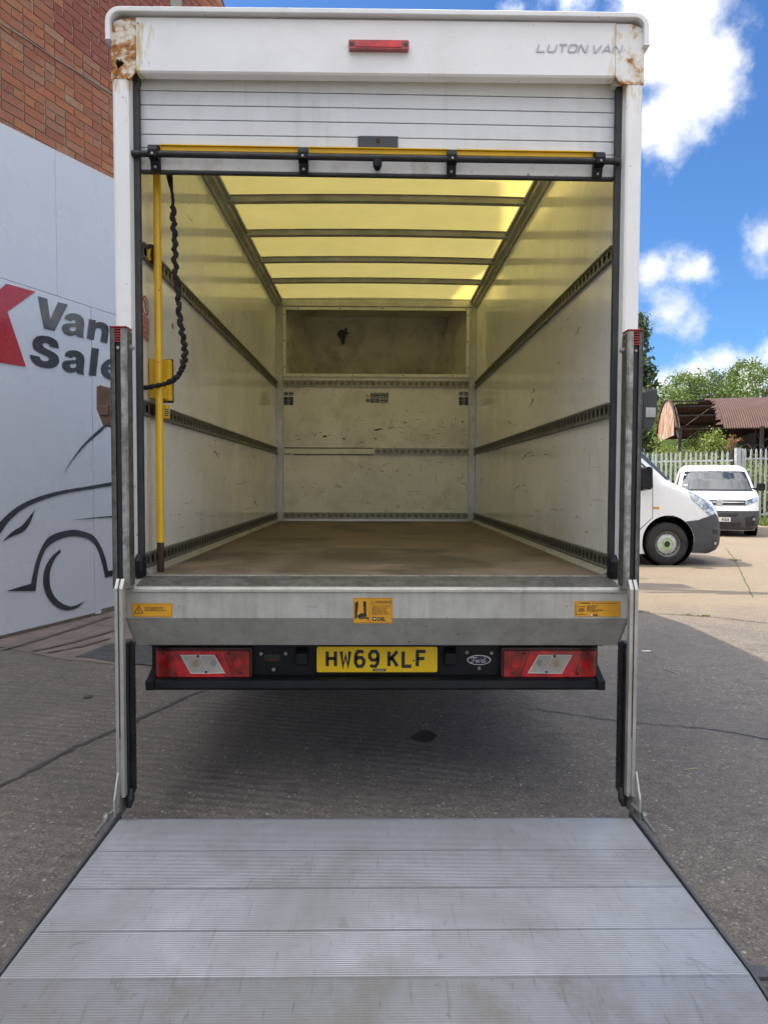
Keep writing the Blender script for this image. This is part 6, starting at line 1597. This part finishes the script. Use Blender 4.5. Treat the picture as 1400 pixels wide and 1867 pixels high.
# local frame: x along the barn, y across (far = +), z up
SPAN, EZ, RISE, LEN = span, 4.5, 2.05, 26.0
flip = 1 if (Matrix.Rotation(atan2(lng.y, lng.x), 3, 'Z') @ Vector((0, 1, 0))).dot(acr) > 0 else -1
def arc(t):   # t 0..1 across
    R_ = (SPAN**2/4+RISE**2)/(2*RISE); half = math.asin(SPAN/2/R_); a = -half+2*half*t
    return (flip*(SPAN/2+R_*sin(a)), EZ-(R_-RISE)+R_*cos(a))
def roof_piece(name, x0, x1, t0, t1, jag=0, mt='rust_sheet'):
    mb = MB(); p_ = .12; n = int((x1-x0)/p_*6); m_ = max(3, int((t1-t0)*26)); vs_ = []
    for i in range(n+1):
        x = x0+(x1-x0)*i/n; dz = .022*sin(2*pi*x/p_)
        e0 = t0; e1 = t1
        if jag:
            lim = 2.1+random.uniform(-.06, .06)
            k = max(0, min(1, (x-.4)/2.2)); e0 = t0; 
        for j in range(m_+1):
            t = e0+(e1-e0)*j/m_; y, z = arc(t); vs_.append((x, y, z+dz))
    mb.add(vs_, [(i*(m_+1)+j, (i+1)*(m_+1)+j, (i+1)*(m_+1)+j+1, i*(m_+1)+j+1) for i in range(n) for j in range(m_)])
    return mb.build(name, mt, BN, local=True, smooth=60)
# sheets laid in courses; the near slope has lost its first sheets
for k in range(8):
    x0 = 2.3+k*2.95; roof_piece('roof_sheet', x0, x0+2.96, -.01, .35)
for k in range(9):
    x0 = -.15+k*2.95; roof_piece('roof_sheet', x0, x0+2.96, .62 if 1 else 0, 1.01)
for k in range(8):
    x0 = (1.0 if k == 0 else 1.0+k*3.1); roof_piece('roof_sheet', x0+.9*(k == 0), x0+3.1, .345, .63)
# ragged edge
mb = MB(); r_ = random.Random(2)
for k in range(26):
    t = .02+.55*k/26; y, z = arc(t); y2, z2 = arc(t+.02); e_ = 2.3-r_.uniform(.05, .42)-(.5*max(0, (t-.3)/.3)); x1 = 2.31 if t < .35 else 1.95
    mb.add([(x1, y, z+.01), (e_, y, z-.02), (e_+r_.uniform(0, .2), y2, z2-.02), (x1, y2, z2+.01)], [(0, 1, 2, 3)])
mb.build('torn_edge', 'rust_sheet', BN, local=True)
# gable cladding, corrugated upright sheets down to the eaves
mb = MB(); n = 120; vs_ = []
for i in range(n+1):
    t = .16+.72*i/n; y, z = arc(t); dx = .02*sin(i*1.6); vs_ += [(-.1+dx, y, EZ-.35), (-.1+dx, y, z-.03)]
mb.add(vs_, [(2*i, 2*i+2, 2*i+3, 2*i+1) for i in range(n)])
mb.build('gable_cladding', 'rust_gable', BN, local=True, smooth=60)
mb = MB(); pts = [(-.14, *arc(t)) for t in [k/20 for k in range(21)]]; mb.tube(pts, .06, 6); mb.build('verge_rail', 'rust_sheet', BN, local=True)
for k in range(7):
    x = k*4.2+.05
    for y in (0, flip*SPAN):
        mb = MB(); mb.box(x-.09, x+.09, y-.09, y+.09, 0, EZ); mb.build('post', 'dark_sheet', BN, local=True)
    mb = MB(); lo = [(x, flip*SPAN*j/10, EZ-.05+.5*sin(pi*j/10)) for j in range(11)]; hi = [(x, arc(j/10)[0], arc(j/10)[1]-.12) for j in range(11)]
    mb.tube(lo, .035, 5); mb.tube(hi, .045, 5)
    for j in range(1, 10): mb.tube([lo[j], hi[j]], .02, 4)
    mb.tube([(x, 0, EZ-.9), (x, flip*1.5, EZ+.0)], .035, 5); mb.tube([(x, 0, EZ-.9), (x+1.2, 0, EZ-.05)], .03, 5)
    mb.build('truss', 'dark_sheet', BN, local=True)
mb = MB()
for t in (0, .12, .24, .36, .5, .64, .76, .88, 1): y, z = arc(t); mb.box(-.1, LEN, y-.04, y+.04, z-.12, z-.05)
mb.tube([(.3, flip*4, EZ-.1), (2.4, flip*4, EZ+1.5)], .04, 5); mb.build('purlins', 'dark_sheet', BN, local=True)
mb = MB(); yb_2 = flip*SPAN; mb.box(5.0, LEN, yb_2-.03, yb_2+.03, .0, EZ-.02); mb.box(LEN-.02, LEN, 0, yb_2, 0, EZ+1); mb.box(5.0, 5.05, flip*4.5, yb_2, 0, EZ-.02); mb.build('side_cladding', 'dark_sheet', BN, local=True)

# ================================================================== trees and bushes
def leaves(centres, per, spread, size, rnd, elong=1.0, flat=.75):
    """leaf quads round clump centres -> (verts, faces)"""
    cs = np.repeat(np.asarray(centres), per, axis=0); n = len(cs)
    p = cs+rnd.normal(size=(n, 3))*np.array([spread, spread, spread*flat])
    a = rnd.normal(size=(n, 3)); a /= np.linalg.norm(a, axis=1)[:, None]
    b_ = np.cross(a, rnd.normal(size=(n, 3))); b_ /= np.linalg.norm(b_, axis=1)[:, None]
    s = size*rnd.uniform(.55, 1.3, size=(n, 1)); v = np.stack([p+a*s*elong, p+b_*s*.5, p-a*s*elong, p-b_*s*.5], axis=1).reshape(-1, 3)
    return v, np.arange(n*4).reshape(n, 4)
def mesh_np(name, v, f, mt, parent, **pr):
    me = bpy.data.meshes.new(name); n = len(f); me.vertices.add(len(v)); me.vertices.foreach_set('co', np.asarray(v, dtype=np.float32).ravel())
    me.loops.add(n*4); me.loops.foreach_set('vertex_index', f.astype(np.int32).ravel()); me.polygons.add(n); me.polygons.foreach_set('loop_start', np.arange(n, dtype=np.int32)*4)
    me.materials.append(MATS[mt]); me.update(calc_edges=True); me.validate(); return link(name, me, parent, **pr)
def tree(name, label, x, y, h, rad, mt, seed, z0=.35, clumps=90, per=60, size=.14, cat='tree', spread=.42, group=None, conical=False, elong=1.0):
    rnd = np.random.default_rng(seed); T = thing(name, label, cat, (x, y, 0), 0, group, setorg=False)
    cs = []; limbs = MB(); base = h*z0
    nb = 11
    for k in range(clumps):
        u = rnd.uniform(0, 1); th = rnd.uniform(0, 2*pi); zz = base+(h-base)*u
        if conical: prof = rad*(1-u)**.7*(.5+.5*min(1, u*6))
        else: prof = rad*max(.15, sin(pi*min(1, .12+u*.86)))**.6
        r_ = prof*sqrt(rnd.uniform(.15, 1)); r_ *= 1+.25*sin(3*th+seed)
        cs.append((r_*cos(th), r_*sin(th), zz+rnd.normal()*.15))
    for k in range(nb*2):
        c = cs[rnd.integers(len(cs))]; z_s = max(.5, c[2]*rnd.uniform(.45, .75)); limbs.tube([(0, 0, z_s), (c[0]*.5, c[1]*.5, (z_s+c[2])/2+.1), c], .04, 5, False, [.05*h/9, .03*h/9, .012])
    limbs.build('limbs', 'bark', T, local=True)
    mb = MB(); mb.tube([(0, 0, 0), (.05, .02, h*.3), (-.04, .05, h*.6), (0, 0, h*.93)], .1, 8, True, [.022*h, .016*h, .009*h, .002*h]); mb.build('trunk', 'bark', T, local=True)
    v, f = leaves(cs, per, spread, size, rnd, elong); mesh_np('crown', v, f, mt, T); return T
def at_tree(px, py_top, Y): p = atY(px, py_top, Y); return p.x, p.z
TR = [  # px centre, py top, depth, radius, material, kind label
    (1222, 706, 60, 3.0, 'leaf_tree', 'light green tree rising behind the gable end of the rusty barn'),
    (1246, 685, 62, 2.8, 'leaf_tree', 'feathery green tree behind the barn where roof sheets are missing'),
    (1283, 681, 60, 3.0, 'leaf_tree', 'round green tree above the broken stretch of barn roof'),
    (1318, 680, 64, 2.8, 'leaf_dark', 'darker green tree between lighter ones behind the barn ridge'),
    (1356, 662, 62, 2.4, 'leaf_tree', 'tallest loose-crowned tree behind the barn ridge'),
    (1392, 672, 58, 3.2, 'leaf_tree', 'green tree behind the barn at the right edge of the picture'),
    (1440, 675, 60, 3.4, 'leaf_tree', 'green tree behind the barn just outside the right edge')]
for i, (px, py, Y, rd_, mt, lb) in enumerate(TR):
    x, h = at_tree(px, py, Y); tree('tree', lb, x, Y, h, rd_, mt, 20+i, .15, 150, 70, .12, spread=.34, group='trees behind the barn')
x, h = at_tree(1159, 588, 33); tree('poplar', 'tall dark narrow tree showing beside the right lift column', x, 33, h, .85, 'leaf_dark', 51, .12, 200, 24, .13, spread=.2, elong=1.2)
BU = [(1180, 805, 38, 1.3, 'leaf_bush', 'bright green bush left of the barn above the dark van'), (1214, 822, 37, 1.2, 'leaf_bush', 'green bush below the barn gable'),
      (1262, 825, 34, 1.2, 'leaf_bush', 'green bush behind the fence under the broken barn roof'), (1303, 798, 31, .4, 'leaf_bush', 'bright upright bush growing into the barn front'),
      (1285, 800, 46, 2.6, 'leaf_tree', 'dense green bush seen through the open barn'), (1240, 790, 52, 2.6, 'leaf_tree', 'green bush beyond the barn behind its corner post'),
      (1330, 850, 27.5, 1.3, 'leaf_bush', 'low scrub behind the fence beside the gate post'), (1225, 850, 29, 1.6, 'leaf_bush', 'low scrub behind the fence left of the small van'), (1275, 850, 28, 1.4, 'leaf_bush', 'low scrub behind the fence above the small van roof'),
      (1390, 855, 28, 1.5, 'leaf_bush', 'low scrub behind the gate at the right edge'), (1185, 840, 31, 1.5, 'leaf_dark', 'dark bush behind the fence beside the dark van')]
for i, (px, py, Y, rd_, mt, lb) in enumerate(BU):
    x, h = at_tree(px, py, Y); tree('bush', lb, x, Y, h, rd_, mt, 80+i, .02, 90, 70, .07, 'bush', spread=.24)
x, h = at_tree(1337, 800, 24.6); tree('buddleia', 'rust coloured flower heads on a shrub above the gate post', x, 24.6, h, .25, 'leaf_rust', 130, .93, 16, 22, .03, 'shrub', spread=.05)
# far wood closing the horizon
rnd = np.random.default_rng(5); cs = []
for k in range(1500):
    x = rnd.uniform(-90, 120); y = 85+rnd.uniform(0, 12); cs.append((x, y, rnd.uniform(.5, 8.5+1.5*sin(x*.21)+sin(x*.57))))
v, f = leaves(cs, 26, 1.0, .42, rnd); mesh_np('far_woodland', v, f, 'leaf_tree', None, kind='stuff')
# grass and weeds by the fence foot and in the slab joints
def grass(cx_, cy_, rx, ry, n, hh, name, mt='leaf_bush', seed=1):
    rnd = np.random.default_rng(seed); p = np.stack([rnd.uniform(-rx, rx, n)+cx_, rnd.uniform(-ry, ry, n)+cy_, np.zeros(n)], 1); a = rnd.uniform(0, 2*pi, n); h_ = hh*rnd.uniform(.4, 1.2, n)
    w_ = .008+hh*.03; dx = np.stack([np.cos(a)*w_, np.sin(a)*w_, np.zeros(n)], 1); tip = p+np.stack([rnd.normal(size=n)*hh*.35, rnd.normal(size=n)*hh*.35, h_], 1)
    v = np.stack([p-dx, p+dx, tip+dx*.2, tip-dx*.2], 1).reshape(-1, 3); return mesh_np(name, v, np.arange(n*4).reshape(n, 4), mt, None, kind='stuff')
q = atZ(1395, 950, 0); grass(q.x+1.5, 22.3, 3.2, .7, 5000, .3, 'grass'); 
g2 = atZ(1300, 960, 0); grass(9.5, 24.2, 3.5, .5, 2500, .3, 'grass', seed=3)
for i, (px, py, n, hh, rx, ry) in enumerate(((1172, 1116, 30, .010, .06, .008), (1250, 1121, 30, .010, .06, .008), (1283, 1124, 60, .018, .06, .010), (1340, 1022, 60, .03, .10, .05), (1136, 1113, 30, .01, .05, .01))):
    q = atZ(px, py, 0); grass(q.x, q.y, rx, ry, n, hh, 'grass_tuft', seed=20+i)

# ================================================================== unseen pole and wires, added only to cast shadows on the yard
ORG = Vector((0, 0, 0))
TP = thing('shadow_pole', 'added wooden pole with a cross arm and wires, unseen behind the white box van, casting shadows on the yard', 'pole', (1.5, 9.45, 0), setorg=False)
mb = MB(); mb.tube([(0, 0, 0), (0, 0, 5.9)], .11, 12, True, [.12, .09]); mb.build('shaft', 'wood_pole', TP, local=True)
mb = MB(); mb.box(-.9, .5, -.12, -.03, 4.6, 4.7); mb.box(-.5, .3, -.12, -.03, 5.3, 5.4); mb.build('cross_arm', 'wood_pole', TP, local=True)
mb = MB()
for k in range(3): mb.tube([(-.8+.5*k, -.08, 4.8), (-3.0+.3*k, .4, 4.6), (-5+.2*k, 1.2, 5.0)], .012, 5)
mb.box(-.25, .25, .15, .55, 3.3, 3.95); mb.box(-.4, .5, .9, .98, 3.0, 3.1); mb.box(-.05, .05, .1, .98, 3.02, 3.1); mb.build('wires', 'black_steel', TP, local=True)  # boxes added among the wires to broaden the cast shadow

# ================================================================== litter on the yard
def litter(name, label, px, py, L, wd, an, mt, bend=.15):
    c = atZ(px, py, 0); T = MB(); pts = []
    for k in range(7): t = k/6-.5; pts.append((c.x+cos(an)*t*L-sin(an)*bend*L*sin(t*5), c.y+sin(an)*t*L+cos(an)*bend*L*sin(t*5), wd+.001))
    T.tube(pts, wd, 6); ob = None
    global ORG
    ORG = Vector((c.x, c.y, 0)); ob = T.build(name, mt, None); ob.location = ORG; ob['label'] = label; ob['category'] = 'litter'; ob['kind'] = 'thing'; ORG = Vector((0, 0, 0))
litter('twig', 'thin pale stalk curling on the shaded ground right of the van', 1224, 1226, .22, .003, 1.4, 'twig')
litter('twig', 'short straw-coloured twig on the ground right of the right lift column', 1259, 1404, .07, .003, .1, 'twig', .05)
litter('twig', 'thin brown stalk on the ground at the left edge', 8, 1487, .07, .002, .8, 'twig', .05)
litter('scrap', 'small white scrap on the shaded ground beside the right runner', 1178, 1189, .07, .006, -.1, 'sticker_paper', .05)
# loose aggregate scattered over the near ground
rnd = np.random.default_rng(11); n = 7000; vs_ = []; fs = []
mb = MB()
for k in range(n):
    x = rnd.uniform(-3.2, 3.6); y = rnd.uniform(1.2, 7.5); s = rnd.uniform(.0015, .0042)*(1.5 if k % 9 == 0 else 1)
    if abs(x) < 1.03 and y < 2.75: continue
    a = rnd.uniform(0, 2*pi); c_, s_ = cos(a)*s, sin(a)*s
    mb.cur = int(rnd.integers(3)); mb.add([(x+c_, y+s_, 0), (x-s_, y+c_*.7, 0), (x-c_, y-s_, 0), (x+s_, y-c_*.7, 0), (x, y, s*.8)], [(0, 1, 4), (1, 2, 4), (2, 3, 4), (3, 0, 4)])
mb.build('gravel', ['twig', 'concrete_trim', 'apron_concrete'], None, kind='stuff')
